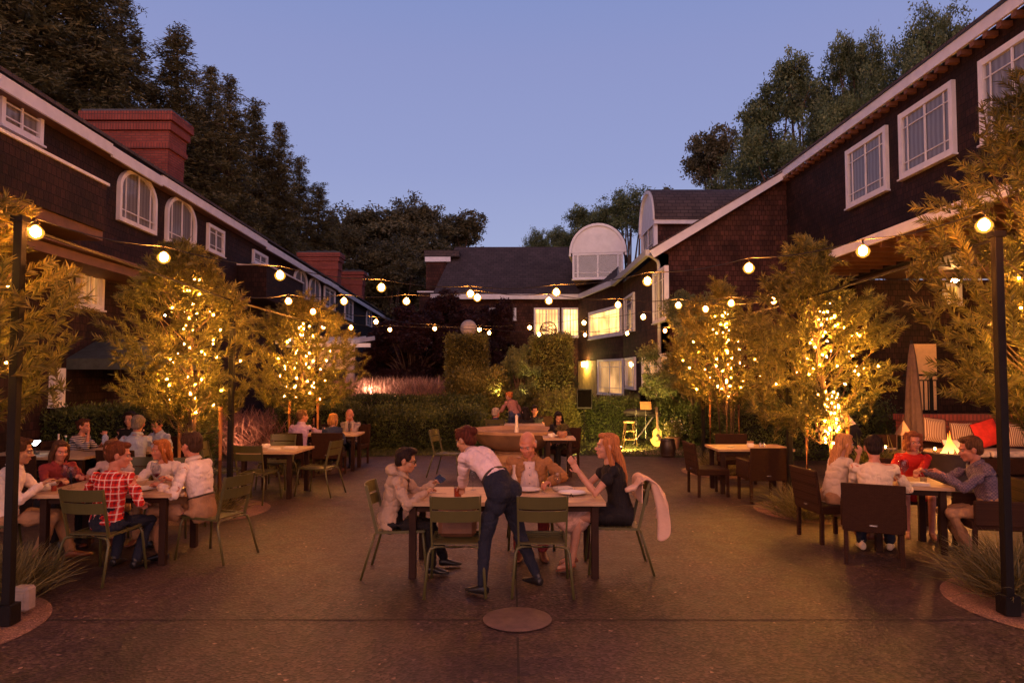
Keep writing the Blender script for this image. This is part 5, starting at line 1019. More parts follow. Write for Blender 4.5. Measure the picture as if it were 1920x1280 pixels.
bg_ = empty('shoulder_bag', (0, 0, 0), label='pinkish patterned bag on the lap of the woman in black under the table', cat='bag'); m = MB(); m.ball((.62, 7.15, .53), .17, 16, sq=(1.1, .6, .95)); m.build('body', mat('patterned_bag', (.5, .30, .24), .8, scale=14, var=.5), bg_, smooth=True); MB().tube([(.5, 7.1, .6), (.6, 7.1, .78), (.72, 7.12, .6)], .009, 6).build('strap', DARKWOOD, bg_)
m = MB(); m.box((0, 0, .16), (.36, .22, .32)); o = m.build('tote_bag', mat('brown_leather', (.14, .06, .03), .6, scale=7), bevel=.04); o.location = (-.52, 6.72, .455); tag(o, 'brown bag standing on the chair seat left of the waitress', 'bag'); MB().box((0, 0, .30), (.30, .16, .05)).build('flap', mat('cream_cloth', (.55, .38, .24), .85), o, bevel=.01)
WICKER_DONE = True
# ================================================================ PEOPLE
def skinm(name, c):
    if name in MATS: return MATS[name]
    t = NT(name); nz = t.noise(t.coord(), 22, 4); t.base(t.ramp(nz, [(.3, [k*.82 for k in c]), (.7, [min(1, k*1.08) for k in c])]), .48, spec=.35)
    t.b.inputs['Subsurface Weight'].default_value = .12; t.b.inputs['Subsurface Radius'].default_value = (.02, .007, .004); t.b.inputs['Subsurface Scale'].default_value = 1; MATS[name] = t.m; return t.m
SK = skinm('skin_fair', (.50, .25, .17)); SKR = skinm('skin_ruddy', (.50, .20, .13)); SKT = skinm('skin_tan', (.40, .20, .12))
def clothm(name, c, rough=.85): 
    if name in MATS: return MATS[name]
    t = NT(name); co = t.coord(); nz = t.noise(co, 5, 5); t.base(t.ramp(nz, [(.3, [k*.8 for k in c]), (.7, [min(1, k*1.1) for k in c])]), rough, spec=.25)
    w1 = t.noise(t.coord(1, (9, 9, 2.2)), 1.6, 5, .65); t.bump(w1, .035, .8); MATS[name] = t.m; return t.m
def hairm(name, c):
    if name in MATS: return MATS[name]
    t = NT(name); nz = t.noise(t.coord(1, (60, 60, 5)), 1.5, 4); t.base(t.ramp(nz, [(.3, [k*.45 for k in c]), (.7, [min(1, k*1.5) for k in c])]), .6, spec=.12); t.bump(nz, .012, .9); MATS[name] = t.m; return t.m
def plaid(name):
    t = NT(name); sp = t.n('ShaderNodeSeparateXYZ'); t.l(t.coord(), sp.inputs[0])
    def band(s_, f, w, ph=0): return t.math('LESS_THAN', t.math('FRACT', t.math('ADD', t.math('MULTIPLY', s_, f), ph+50.0)), w)
    x, z = sp.outputs[0], sp.outputs[2]; white = t.math('ADD', band(x, 15, .16), band(z, 15, .16)); dk = t.math('ADD', band(x, 15, .28, .45), band(z, 15, .28, .45))
    col = t.mix(t.math('MULTIPLY', dk, .45), (.55, .02, .015), (.10, .01, .02)); col = t.mix(t.math('MINIMUM', t.math('MULTIPLY', white, .6), 1.0), col, (.75, .62, .58)); t.base(col, .85, spec=.2)
    t.bump(t.noise(t.coord(1, (9, 9, 2.5)), 1.6, 4), .03, .7); MATS[name] = t.m; return t.m
def striped(name, a, b, f, ax=2, w=.5):
    t = NT(name); sp = t.n('ShaderNodeSeparateXYZ'); t.l(t.coord(), sp.inputs[0]); k = t.math('LESS_THAN', t.math('FRACT', t.math('ADD', t.math('MULTIPLY', sp.outputs[ax], f), 50.0)), w); t.base(t.mix(k, a, b), .85, spec=.2)
    t.bump(t.noise(t.coord(1, (9, 9, 2.5)), 1.6, 4), .03, .7); MATS[name] = t.m; return t.m
def checked(name, a, b, f):
    t = NT(name); c = t.n('ShaderNodeTexChecker'); c.inputs[3].default_value = f; c.inputs[1].default_value = (*a, 1); c.inputs[2].default_value = (*b, 1); t.l(t.coord(), c.inputs[0]); t.base(c.outputs[0], .85, spec=.2); t.bump(t.noise(t.coord(1, (9, 9, 2.5)), 1.6, 4), .03, .7); MATS[name] = t.m; return t.m
DG = None
def remesh(name, mb, vox, mats, parent, fold=0.0, fs=9.0, cut=None, smooth_it=4, strands=0.0):
    me = mb.mesh(name); o = bpy.data.objects.new(name, me); COL.objects.link(o); md = o.modifiers.new('r', 'REMESH'); md.mode = 'VOXEL'; md.voxel_size = vox; md.adaptivity = 0
    if smooth_it: sm = o.modifiers.new('s', 'SMOOTH'); sm.iterations = smooth_it; sm.factor = .5
    bpy.context.view_layer.update(); ev = o.evaluated_get(bpy.context.evaluated_depsgraph_get()); nm = bpy.data.meshes.new_from_object(ev); o.modifiers.clear(); o.data = nm; bpy.data.meshes.remove(me)
    n = len(nm.vertices)
    if n and (fold or strands):
        co = np.empty(n*3); nm.vertices.foreach_get('co', co); co = co.reshape(-1, 3); no = np.empty(n*3); nm.vertices.foreach_get('normal', no); no = no.reshape(-1, 3)
        if fold: d = np.array([.9*noise.noise(V((p[0]*fs, p[1]*fs, p[2]*fs*.55)))-1.5*max(0, .22-abs(noise.noise(V((p[0]*fs*.9+7, p[1]*fs*.9, p[2]*fs*1.5)))))*2.2-.5*max(0, .18-abs(noise.noise(V((p[0]*fs*2+3, p[1]*fs*2, p[2]*fs*2.6)))))*3 for p in co])*fold+fold*.35
        else: d = np.array([noise.noise(V((p[0]*55, p[1]*55, p[2]*9)))+noise.noise(V((p[0]*18, p[1]*18, p[2]*9))) for p in co])*strands
        co = co+no*d[:, None]; nm.vertices.foreach_set('co', co.reshape(-1))
    if cut:
        bm = bmesh.new(); bm.from_mesh(nm); bmesh.ops.delete(bm, geom=[v for v in bm.verts if cut(v.co)], context='VERTS'); bm.to_mesh(nm); bm.free()
    nm.update(); nm.polygons.foreach_set('use_smooth', [True]*len(nm.polygons)); nm.materials.clear()
    for m in (mats if isinstance(mats, (list, tuple)) else [mats]): nm.materials.append(m)
    if parent is not None: o.parent = parent
    return o
def ik(a, b, l1, l2, pole):
    d = b-a; L = d.length
    if L > (l1+l2)*.995: b = a+d.normalized()*(l1+l2)*.995; d = b-a; L = d.length
    if L < abs(l1-l2)+.02: L = abs(l1-l2)+.02
    x = (l1*l1-l2*l2+L*L)/(2*L); h = math.sqrt(max(0, l1*l1-x*x)); u_ = d.normalized(); p = V(pole)-u_*V(pole).dot(u_); p = p.normalized() if p.length > 1e-5 else V((0, 0, 1))
    return a+u_*x+p*h, b
NP = 0
def person(label, x, y, z, yaw, lean=8, side=0, look=(0, 0), hl=None, hr=None, fl=None, fr=None, sc=1.0, skin=SK, top=None, topm=None, sleeve=1.0, bottom='trousers', botm=None, hair='short', hairc=(.05, .02, .01), shoem=None, vox=.010, belly=0.0, fem=False, elb=None, elbr=None, elbl=None, curl=.9, extras=(), stand=False, hemz=None, twist=0, heel=False, knee=None, palm=(0, 0, -1), footdir=None, collar=True, skipf=False, tuck=False):
    global NP; NP += 1
    yw = R(yaw); Mz = Matrix.Rotation(yw, 3, 'Z'); Mi = Mz.inverted(); O = V((x, y, 0)); loc = lambda w_: Mi@(V(w_)-O)
    s = sc; p0 = V((0, 0, z)); a = R(lean); sd = R(side); up = V((0, 0, 1)); RT = V((1, 0, 0))
    sp = [p0]; N = 6; L = .50*s
    for i in range(N):
        t = (i+.5)/N; ang = a*(.55+.75*t); sp.append(sp[-1]+V((math.sin(sd*(.5+.8*t)), math.sin(ang), math.cos(ang)*math.cos(sd))).normalized()*L/N)
    def S_(t): f = t*N; i = min(N-1, int(f)); return sp[i].lerp(sp[i+1], f-i)
    dirn = (sp[-1]-sp[-2]).normalized(); rt = (Matrix.Rotation(R(twist), 3, dirn)@(RT-dirn*RT.dot(dirn)).normalized()); fw = dirn.cross(rt)*-1; fw = rt.cross(dirn)*-1 if False else dirn.cross(rt)
    if fw.y < 0: fw = -fw
    sw = (.170 if fem else .190)*s; shz = S_(.90); shl = shz-rt*sw-dirn*.01; shr = shz+rt*sw-dirn*.01
    # head
    nb = sp[-1]; ly, lp_ = R(look[0]), R(look[1]); hf = V((-math.sin(ly)*math.cos(lp_), math.cos(ly)*math.cos(lp_), math.sin(lp_))); hu = (up*.8+dirn*.35); hu = (hu-hf*hu.dot(hf)).normalized(); hr_ = hf.cross(hu).normalized()
    hs = s*(1.04 if fem else 1.08); nk = nb+(dirn*.6+up*.4).normalized()*.052*s; hc = nk+hu*.10*hs+hf*.022*hs; HM = Matrix((hr_, hf, hu)).transposed()
    H = lambda q: hc+HM@(V(q)*hs)
    B = MB()
    def caps(pts, rs, n=12, mb=None):
        """chain of tapered tubes with round ends"""
        mb = mb or B; pts = [V(p) for p in pts]; mb.tube(pts, rs, n)
        for p, r_ in zip(pts, rs): mb.ball(p, r_*1.0, 10)
    def ell(mb, q, r_): mb.ball(H(q), hs, 16, sq=r_, M=HM)
    ell(B, (0, -.012, .028), (.076, .095, .092)); ell(B, (0, .026, -.040), (.058, .064, .078)); ell(B, (0, .064, -.092), (.026, .024, .024))
    caps([H((0, .086, .006)), H((0, .104, -.026))], [.010*hs, .016*hs]); ell(B, (0, .074, .022), (.052, .022, .012)); ell(B, (0, .084, -.058), (.025, .014, .008)); ell(B, (0, .083, -.070), (.022, .013, .008))
    for s_ in (-1, 1): ell(B, (s_*.036, .056, -.030), (.026, .030, .026)); ell(B, (s_*.077, -.008, -.010), (.013, .022, .034)); ell(B, (s_*.016, .096, -.034), (.010, .012, .009))
    B.tube([nb-dirn*.04, nk, H((0, -.018, -.06))], [.062*s, (.047 if fem else .056)*s, (.047 if fem else .056)*s], 14); B.ball(nb, .062*s, 12)
    # torso (body)
    hw = (.165 if fem else .155)*s; tor = [(-.08, hw*.75, .085), (0, hw*.95, .11), (.20, hw*.92, .10), (.45, (.125 if fem else .14)*s, .088), (.72, (.145 if fem else .165)*s, .108), (.86, .165*s, .095), (.94, .125*s, .075), (1.0, .070*s, .06)]
    def trings(off, bel=0.0, t0=-.08, t1=1.0, ex=0):
        r_ = []
        for t, a_, b_ in tor:
            if t < t0-.001 or t > t1+.001: continue
            c = S_(max(0, t)) if t >= 0 else p0-(sp[1]-sp[0]).normalized()*.08*s
            g = bel*math.exp(-((t-.3)/.28)**2); r_.append((c+fw*g*.5*s, a_+off+g*.35, b_*s+off+g*.55))
        return r_
    B.loft(trings(-.012), rt, 18); caps([shl, shz, shr], [.048*s, .055*s, .048*s])
    LA, LF = .285*s, .255*s
    arms = []
    for k, (sh, tg, eb) in enumerate(((shl, hl, elbl), (shr, hr, elbr))):
        sgn = -1 if k == 0 else 1; tg = loc(tg) if tg is not None else p0+V((sgn*.12, .30, .09))*s
        pole = V(eb) if eb is not None else V((sgn*.55, -.35, -.8)); el, wr = ik(sh, tg, LA, LF, pole); arms.append((sh, el, wr))
        k_ = .88 if fem else 1.0; m1 = sh.lerp(el, .45); m2 = el.lerp(wr, .28)
        caps([sh, m1, el, m2, wr], [.044*s*k_, .044*s*k_, .037*s*k_, .040*s*k_, .024*s*k_])
        # hand
        hd = (wr-el).normalized(); pn = V(palm); pn = (pn-hd*pn.dot(hd)); pn = pn.normalized() if pn.length > .1 else frame_of(hd)[1]; sv = hd.cross(pn).normalized()
        hk = .92*s*(.93 if fem else 1); pe = wr+hd*.088*hk
        B.loft([(wr-hd*.01, .024*hk, .018*hk), (wr+hd*.03*hk, .034*hk, .017*hk), (wr+hd*.07*hk, .040*hk, .015*hk), (pe, .037*hk, .012*hk)], sv, 12)
        for q, (of, ln) in enumerate(((-.030, .068), (-.010, .080), (.011, .076), (.030, .060))):
            of *= sgn; b0 = pe+sv*of*hk-hd*.008; cu = curl*(.8+.12*q); pts = [b0]; ang = 0.15
            for seg in (.42, .33, .25): ang += cu*.55; dd = hd*math.cos(ang)+pn*math.sin(ang); pts.append(pts[-1]+dd*ln*seg*hk)
            caps(pts, [.0098*hk, .0092*hk, .0086*hk, .0078*hk], 8)
        th = wr+hd*.028*hk-sv*sgn*.030*hk; t1_ = th+(hd*.7-sv*sgn*.75+pn*.35).normalized()*.040*hk; t2_ = t1_+(hd*.95-sv*sgn*.15+pn*.45).normalized()*.032*hk; caps([th, t1_, t2_], [.014*hk, .0115*hk, .009*hk], 8)
    # legs
    hj = .088*s; TL, SL = .43*s, .415*s; legs = []
    for k, tg in ((0, fl), (1, fr)):
        sgn = -1 if k == 0 else 1; hp = p0+V((sgn*hj, .0, -.02)); tg = loc(tg) if tg is not None else (p0+V((sgn*.13, .40, -z+.085)) if not stand else p0+V((sgn*.10, .0, -z+.085)))
        pole = V(knee) if knee else (V((sgn*.12, .8, .7)) if not stand else V((sgn*.1, 1, 0))); kn, an = ik(hp, tg, TL, SL, pole); legs.append((hp, kn, an)); k_ = .94
        caps([hp, hp.lerp(kn, .5), kn, kn.lerp(an, .3), an], [.080*s*k_, .070*s*k_, .050*s*k_, .050*s*k_, .033*s*k_])
        if bottom in ('dress', 'skirt') or heel: fd = V((sgn*.1, 1, 0)); caps([an, an+fd*.06-V((0, 0, .04)), an+fd*.13-V((0, 0, .065))], [.033*s, .028*s, .018*s])
    body = remesh('person', B, vox*.72, skin, None, smooth_it=2); body.location = O; body.rotation_euler = (0, 0, yw); tag(body, label, 'person', 'people in the courtyard')
    # eyes
    if not skipf:
        for s_ in (-1, 1):
            e_ = MB(); e_.ball(H((s_*.031, .0785, .000)), .0105*hs, 10, mi=0); e_.ball(H((s_*.031, .0845, -.001)), .0062*hs, 8, mi=1); e_.build('eye', [mat('eye_white', (.34, .26, .22), .3, bump=0), mat('iris', (.02, .012, .008), .2, bump=0)], body, smooth=True)
            e_ = MB(); e_.tube([H((s_*.014, .094, .020)), H((s_*.032, .094, .026)), H((s_*.050, .080, .020))], [.002, .003, .0015], 6); e_.build('eyebrow', hairm('hair_%d' % int(sum(hairc)*9999), hairc), body)
        e_ = MB(); e_.ball(H((0, .0955, -.0635)), hs, 10, sq=(.021, .006, .007), M=HM); e_.build('mouth', mat('lips', (.33, .10, .08), .5, bump=0), body, smooth=True)
    # top garment
    if top:
        T = MB(); off = {'shirt': .016, 'tee': .014, 'jacket': .030, 'dress': .012, 'blouse': .026}[top]; hz = -.08 if top != 'dress' else -.08
        rg = ([(S_(.25), hw*.90, .106*s)] if tuck else [])+trings(off, belly, .45 if tuck else -.08, .94); rg.append((S_(1.0)-dirn*.005, .078*s, .066*s)); T.loft(rg, rt, 20)
        caps([shl-dirn*.008, shz, shr-dirn*.008], [.046*s+off*.5, .056*s+off*.5, .046*s+off*.5], mb=T)
        if top == 'blouse' or top == 'jacket' or hemz: T.loft([(p0-up*(.10 if not stand else .16)+V((0, -.01, 0)), hw+.02, .125*s), (S_(.2), hw+.005+off*.5, .112*s)], rt, 18)
        so = off*.55
        for sh, el, wr in arms:
            m1 = sh.lerp(el, .45)
            if sleeve >= 1: caps([sh, m1, el, el.lerp(wr, .5), el.lerp(wr, .93)], [.047*s+so, .047*s+so, .042*s+so, .040*s+so, .030*s+so*.8], mb=T)
            elif sleeve >= .6: caps([sh, m1, el, el.lerp(wr, .35)], [.047*s+so, .047*s+so, .042*s+so, .042*s+so], mb=T)
            elif sleeve > 0: caps([sh, sh.lerp(el, sleeve*1.1)], [.047*s+so, .052*s+so+.006], mb=T)
        if top == 'dress':
            a_, b_ = legs[0][1], legs[1][1]; f_ = .78
            T.loft([(p0-up*.02+V((0, -.10, 0)), hw+.02, .11*s), (p0+V((0, .02, -.0)), hw+.03, .12*s), ((legs[0][0].lerp(a_, .45)+legs[1][0].lerp(b_, .45))/2, hw+.025, .095*s), ((legs[0][0].lerp(a_, f_)+legs[1][0].lerp(b_, f_))/2, hw*.95+.02, .078*s)], rt, 18)
        cut = None
        if top == 'jacket':
            def cut(c):
                r_ = c-shz; ax = r_.dot(rt); fy = r_.dot(fw); az = r_.dot(dirn)
                return fy > .035 and abs(ax) < .070+.05*(-az/.3) and az > -.62*s
        T_ = remesh({'shirt': 'shirt', 'tee': 't_shirt', 'jacket': 'jacket', 'dress': 'dress', 'blouse': 'blouse'}[top], T, vox, topm, body, fold=(.014 if top != 'dress' else .005), cut=cut, smooth_it=9)
        if top == 'jacket' or collar == 'lapel': md = T_.modifiers.new('s', 'SOLIDIFY'); md.thickness = .006
        if collar and top in ('shirt', 'jacket'):
            C_ = MB(); r0, r1 = (.066*s, .062*s); pts = []; cb = nb+dirn*.012
            for q in range(15):
                an_ = PI/2+.28+(2*PI-.56)*q/14; pts.append(cb+rt*r0*1.02*math.cos(an_)+fw*(r1*1.05*math.sin(an_)+.010)-dirn*(.030*max(0, math.sin(an_))**2))
            for o_, hgt in ((0, .034),):
                vs = []
                for p in pts: c_ = (p-cb); c_ = c_-dirn*c_.dot(dirn); c_.normalize(); vs += [p-dirn*.012+c_*.016, p+dirn*hgt*.75+c_*.002, p+dirn*hgt+c_*.008, p-dirn*.004+c_*.026]
                C_.add(vs, [(i*4+j, i*4+j+1, (i+1)*4+j+1, (i+1)*4+j) for i in range(14) for j in range(3)])
            C_.build('collar', topm if not isinstance(topm, list) else topm[0], body, smooth=True)
    if bottom == 'trousers':
        T = MB(); dn_ = up if stand else (sp[1]-sp[0]).normalized(); T.loft([(p0-dn_*.13*s, hw*.66+.01, .09*s), (p0-dn_*.06*s, hw*.92+.01, .118*s), (p0, hw+.008, .126*s), (S_(.2), hw*.93+.010, .112*s), (S_(.28), hw*.92+.012, .112*s)], rt, 18)
        slim = .98 if (fem and stand) else 1.0
        for hp, kn, an in legs: caps([hp, hp.lerp(kn, .5), kn, kn.lerp(an, .5), an+(kn-an)*.06], [.094*s, .084*s*slim, .066*s*slim, .058*s*slim, (.052 if slim == 1 else .046)*s], mb=T)
        if fem or stand:
            for s_ in (-1, 1): T.ball(p0+V((s_*.080, -.045, -.02)), .112*s, 14); T.ball(p0+V((s_*.085, -.01, -.13)), .103*s, 14)
        remesh('trousers', T, vox*1.05, botm, body, fold=.010, fs=7)
        if not tuck: pass
        bt_ = MB(); c_ = S_(.255); q_ = [c_+rt*(hw*.90+.010)*math.cos(k*PI/12)+fw*(.109*s)*math.sin(k*PI/12) for k in range(25)]; bt_.tube(q_, .012, 6); tuck and bt_.build('belt', mat('belt_leather', (.03, .018, .012), .5), body, smooth=True)
    # shoes
    if shoem:
        for k, (hp, kn, an) in enumerate(legs):
            sgn = -1 if k == 0 else 1; fd = V(footdir).normalized() if footdir else V((sgn*.14, 1, 0)).normalized(); sh = MB(); g = an.z; r_ = V((fd.y, -fd.x, 0)); bz = an.z-.075*s if not heel else an.z-.075*s
            c = lambda f_, hh: an+fd*f_*s+V((0, 0, hh*s))
            if heel:
                sh.loft([(c(-.035, -.02), .026, .03), (c(.0, -.045), .032, .026), (c(.06, -.075), .034, .016), (c(.12, -.085), .036, .012), (c(.155, -.088), .018, .008)], r_, 14); sh.tube([c(-.035, -.03), c(-.04, -.09)], [.012, .006], 6)
            else:
                sh.loft([(c(-.065, -.035), .028*s, .030*s), (c(-.05, -.035), .036*s, .042*s), (c(.0, -.03), .040*s, .046*s), (c(.06, -.042), .044*s, .034*s), (c(.12, -.052), .048*s, .025*s), (c(.175, -.058), .038*s, .018*s), (c(.195, -.060), .018*s, .012*s)], r_, 16); caps([c(-.01, -.03), c(-.008, .02)], [.038*s, .036*s], mb=sh)
            remesh('shoe', sh, .009, shoem, body, smooth_it=3)
    # hair
    hm = hairm('hair_%d' % int(sum(hairc)*9999), hairc); Hh = MB()
    def he(q, r_): Hh.ball(H(q), hs, 16, sq=r_, M=HM)
    if hair != 'bald' and hair:
        he((0, -.026, .042), (.086, .098, .092)); he((0, -.058, -.012), (.076, .058, .068)); he((.0, .040, .098), (.062, .048, .030))
        for s_ in (-1, 1): he((s_*.070, .020, .045), (.018, .038, .045))
    if hair == 'quiff': he((.0, .062, .108), (.055, .038, .032)); he((.02, .03, .12), (.05, .05, .025))
    if hair == 'bald':
        he((0, -.056, -.012), (.080, .056, .045))
        for s_ in (-1, 1): he((s_*.072, -.022, .0), (.012, .036, .032))
    if hair == 'bun': he((0, -.115, .05), (.042, .042, .042))
    if hair in ('long', 'bob', 'curly', 'mid'):
        ln = {'long': .42, 'bob': .13, 'curly': .12, 'mid': .22}[hair]; k_ = {'long': .075, 'bob': .088, 'curly': .10, 'mid': .085}[hair]; bk = hc-hf*.055*hs
        down = lambda q, d_: H(q)+(-dirn*.7-up*.3)*d_*s-(fw*.03*min(1, d_*4) if d_ > .05 else V((0, 0, 0)))
        Hh.loft([(down((0, -.05, .06), 0), .06*hs, .05*hs), (down((0, -.07, 0), 0), k_*hs, .05*hs), (down((0, -.075, 0), ln*.4), k_*1.08*hs, .045*hs), (down((0, -.07, 0), ln*.75), k_*1.0*hs, .035*hs), (down((0, -.06, 0), ln), k_*.55*hs, .018*hs)], hr_, 16)
        for s_ in (-1, 1):
            caps([H((s_*.070, .030, .06)), H((s_*.084, .012, .0)), down((s_*.086, .0, -.05), ln*.25), down((s_*.082, -.015, -.06), ln*.6)], [.020*hs, .024*hs, .026*hs, .012*hs], mb=Hh)
        if hair == 'curly':
            rr = random.Random(NP)
            for q in range(26): an_ = rr.uniform(PI*.75, PI*2.25); zz = rr.uniform(-.10, .09); he((.088*math.cos(an_), -.01+.09*math.sin(an_), zz), (.026, .026, .026))
    if hair: remesh('hair', Hh, max(.007, vox*.75), hm, body, strands=.0045 if hair != 'bald' else .0012, smooth_it=2)
    for ex in extras:
        if ex == 'glasses':
            g = MB()
            for s_ in (-1, 1): g.tube([H((s_*.033+.024*math.cos(q*PI/8), .100, .0+.018*math.sin(q*PI/8))) for q in range(17)], .0026, 5); g.tube([H((s_*.057, .098, .004)), H((s_*.080, .02, .004)), H((s_*.080, -.02, -.002))], .0025, 5)
            g.tube([H((-.010, .102, .004)), H((.010, .102, .004))], .0025, 5); g.build('glasses', BLACK, body)
        if ex == 'hood':
            g = MB(); cb = nb-fw*.06*s; g.loft([(cb-rt*.13*s+dirn*.0, .02, .03), (cb-rt*.09*s-fw*.03+dirn*.03, .05, .05), (cb-fw*.055+dirn*.015, .06, .06), (cb+rt*.09*s-fw*.03+dirn*.03, .05, .05), (cb+rt*.13*s, .02, .03)], dirn, 14)
            caps([cb-rt*.10*s+dirn*.02, nb-rt*.075*s+fw*.04-dirn*.03], [.032, .018], mb=g); caps([cb+rt*.10*s+dirn*.02, nb+rt*.075*s+fw*.04-dirn*.03], [.032, .018], mb=g); remesh('hood', g, .010, topm, body, fold=.006)
        if ex == 'inner':
            g = MB(); g.loft(trings(.010, belly, 0, .97), rt, 18); remesh('shirt', g, .012, clothm('pink_white_cloth', (.68, .52, .50)), body, fold=.004)
            for q in range(5): c_ = S_(.2+.16*q)+fw*(.118*s+belly*.95*math.exp(-((.2+.16*q-.3)/.28)**2)); b_ = MB(); b_.ball(c_, .007, 6); b_.build('button', BLACK, body)
        if ex == 'lapel':
            g = MB()
            for s_ in (-1, 1): g = MB(); b_ = nb+fw*.05*s-dirn*.01; g.add([b_+rt*s_*.06, b_+rt*s_*.12-dirn*.05+fw*.05, b_+rt*s_*.10-dirn*.12+fw*.10, b_+rt*s_*.055-dirn*.09+fw*.098], [(0, 1, 2, 3)]); o_ = g.build('lapel', topm, body); md = o_.modifiers.new('s', 'SOLIDIFY'); md.thickness = .008
        if ex == 'watch': sh, el, wr = arms[0]; g = MB(); g.tube([wr+(el-wr).normalized()*.02+V(frame_of(wr-el)[0])*.028*math.cos(q*PI/6)+V(frame_of(wr-el)[1])*.028*math.sin(q*PI/6) for q in range(13)], .006, 5); g.build('watch', MATS['steel'], body)
        if ex == 'apron': g = MB(); g.loft([(p0-up*.42+fw*.02, hw+.06, .16), (p0+V((0, .01, 0)), hw+.04, .16), (S_(.25), hw+.02, .135)], rt, 18); remesh('apron', g, .02, clothm('black_cloth', (.015, .012, .014)), body, fold=.006)
    return body
WSH = clothm('white_shirt', (.72, .60, .56)); PNK = clothm('pink_shirt', (.72, .55, .58)); KHK = clothm('khaki_cloth', (.36, .20, .11)); NVY = clothm('navy_denim', (.014, .016, .030)); BLKC = clothm('black_cloth', (.015, .012, .014))
BEI = clothm('beige_jacket_cloth', (.42, .30, .23)); TAN = clothm('tan_jacket_cloth', (.34, .16, .065)); CRM = clothm('cream_cloth_top', (.66, .52, .40)); RED = clothm('red_dress_cloth', (.50, .018, .012)); LBL = clothm('pale_blue_cloth', (.38, .40, .52)); LIL = clothm('lilac_cloth', (.50, .36, .58)); NAV = clothm('navy_top', (.03, .04, .09)); GRY = clothm('grey_shirt_cloth', (.34, .28, .28)); MAR = clothm('maroon_red_cloth', (.22, .03, .03)); MAU = clothm('mauve_brown_cloth', (.28, .13, .12))
PLD = plaid('red_plaid_cloth'); STP = striped('navy_stripe_cloth', (.05, .04, .06), (.55, .46, .48), 32, 2, .42); CHK = checked('checked_shirt_cloth', (.17, .12, .16), (.09, .07, .11), 55)
SBLK = mat('black_shoe', (.012, .010, .010), .35); SBRN = mat('brown_shoe', (.14, .04, .02), .45); SWHT = mat('sneaker_white', (.45, .38, .30), .6)
# ---- middle table
person('dark-haired boy with glasses in a beige hooded jacket holding a phone', -1.23, 7.12, .52, -90, lean=13, look=(0, -12), hr=(-.86, 6.98, .815), hl=(-.82, 7.26, .86), fr=(-.80, 7.0, .085), fl=(-.70, 7.28, .085), sc=.93, top='jacket', topm=BEI, botm=BLKC, hair='quiff', hairc=(.018, .010, .010), shoem=SBLK, vox=.0095, extras=('glasses', 'hood'), elbr=(.6, -.2, -.7), skin=SKT)
ph = MB(); ph.box((0, 0, 0), (.075, .15, .009)); o = ph.build('phone', PHONE, bevel=.003); o.location = (-.74, 7.22, .915); o.rotation_euler = (R(18), R(-38), R(20)); tag(o, 'dark phone held up in the hand of the boy', 'phone'); MB().box((0, 0, .0052), (.067, .137, .001)).build('screen', MATS['dark_screen'], o)
person('waitress in pinkish white shirt and dark jeans bending over the middle table', -.10, 6.47, .93, 48, lean=56, look=(6, -20), hl=(-.50, 7.02, .85), hr=(-.12, 7.25, .86), fl=(-.27, 6.36, .085), fr=(.24, 6.50, .10), sc=.99, top='shirt', topm=PNK, botm=NVY, hair='bun', hairc=(.07, .016, .010), shoem=SBLK, vox=.0095, fem=True, stand=True, tuck=True, elbl=(-.3, -.5, -.3), skin=SKT)
person('bald old man in open tan jacket and pale shirt behind the middle table', .20, 8.06, .52, 180, lean=9, look=(-22, -24), hr=(-.12, 7.60, .81), hl=(.40, 7.56, .83), fl=(.33, 7.62, .085), fr=(.08, 7.60, .085), sc=1.07, top='jacket', topm=TAN, botm=MAR, hair='bald', hairc=(.42, .34, .30), shoem=SBRN, vox=.0095, belly=.07, extras=('inner', 'lapel', 'watch'), elbl=(-1.0, .1, -.35), skin=SKR)
person('woman with long red-blonde hair in a black dress, elbows on the table', 1.13, 7.26, .56, 90, lean=13, look=(0, 2), hl=(.68, 7.12, 1.00), hr=(.66, 7.34, 1.03), fl=(.60, 7.10, .11), fr=(.64, 7.30, .11), sc=1.06, top='dress', topm=BLKC, sleeve=.35, bottom='dress', hair='long', hairc=(.38, .14, .05), shoem=mat('tan_heel', (.25, .08, .04), .4), vox=.0095, fem=True, heel=True, elbl=(-.2, .35, -1), elbr=(.2, .35, -1), curl=1.3, palm=(1, 0, 0))
# ---- left table
person('man in white shirt and khaki trousers seated behind the nearest left pole', -5.28, 7.28, .52, -62, lean=9, look=(-6, -10), hr=(-4.90, 7.30, .85), hl=(-4.88, 7.50, .84), fr=(-5.02, 7.42, .085), fl=(-4.78, 7.62, .085), sc=1.03, top='shirt', topm=WSH, botm=KHK, hair='short', hairc=(.06, .025, .012), shoem=SBRN, vox=.011, skin=SKT)
person('boy in a red and white plaid shirt, seen from behind', -4.06, 7.02, .52, -6, lean=11, look=(-62, -8), hl=(-4.32, 7.42, .80), hr=(-3.82, 7.25, .66), fl=(-4.12, 7.30, .085), fr=(-3.86, 7.22, .085), sc=1.0, top='tee', topm=PLD, sleeve=.75, botm=NVY, hair='short', hairc=(.11, .032, .014), shoem=SBLK, vox=.0105, skin=SKR)
person('dark-haired man in pale shirt, belt and khaki trousers beside the plaid boy', -3.40, 7.70, .52, 78, lean=14, look=(-12, -4), hl=(-3.78, 7.50, .80), hr=(-3.80, 7.85, .80), fl=(-3.74, 7.50, .085), fr=(-3.98, 7.70, .17), sc=1.07, top='shirt', topm=WSH, botm=KHK, hair='short', hairc=(.05, .025, .015), shoem=SBLK, vox=.0105, belly=.02, tuck=True, skin=SKR)
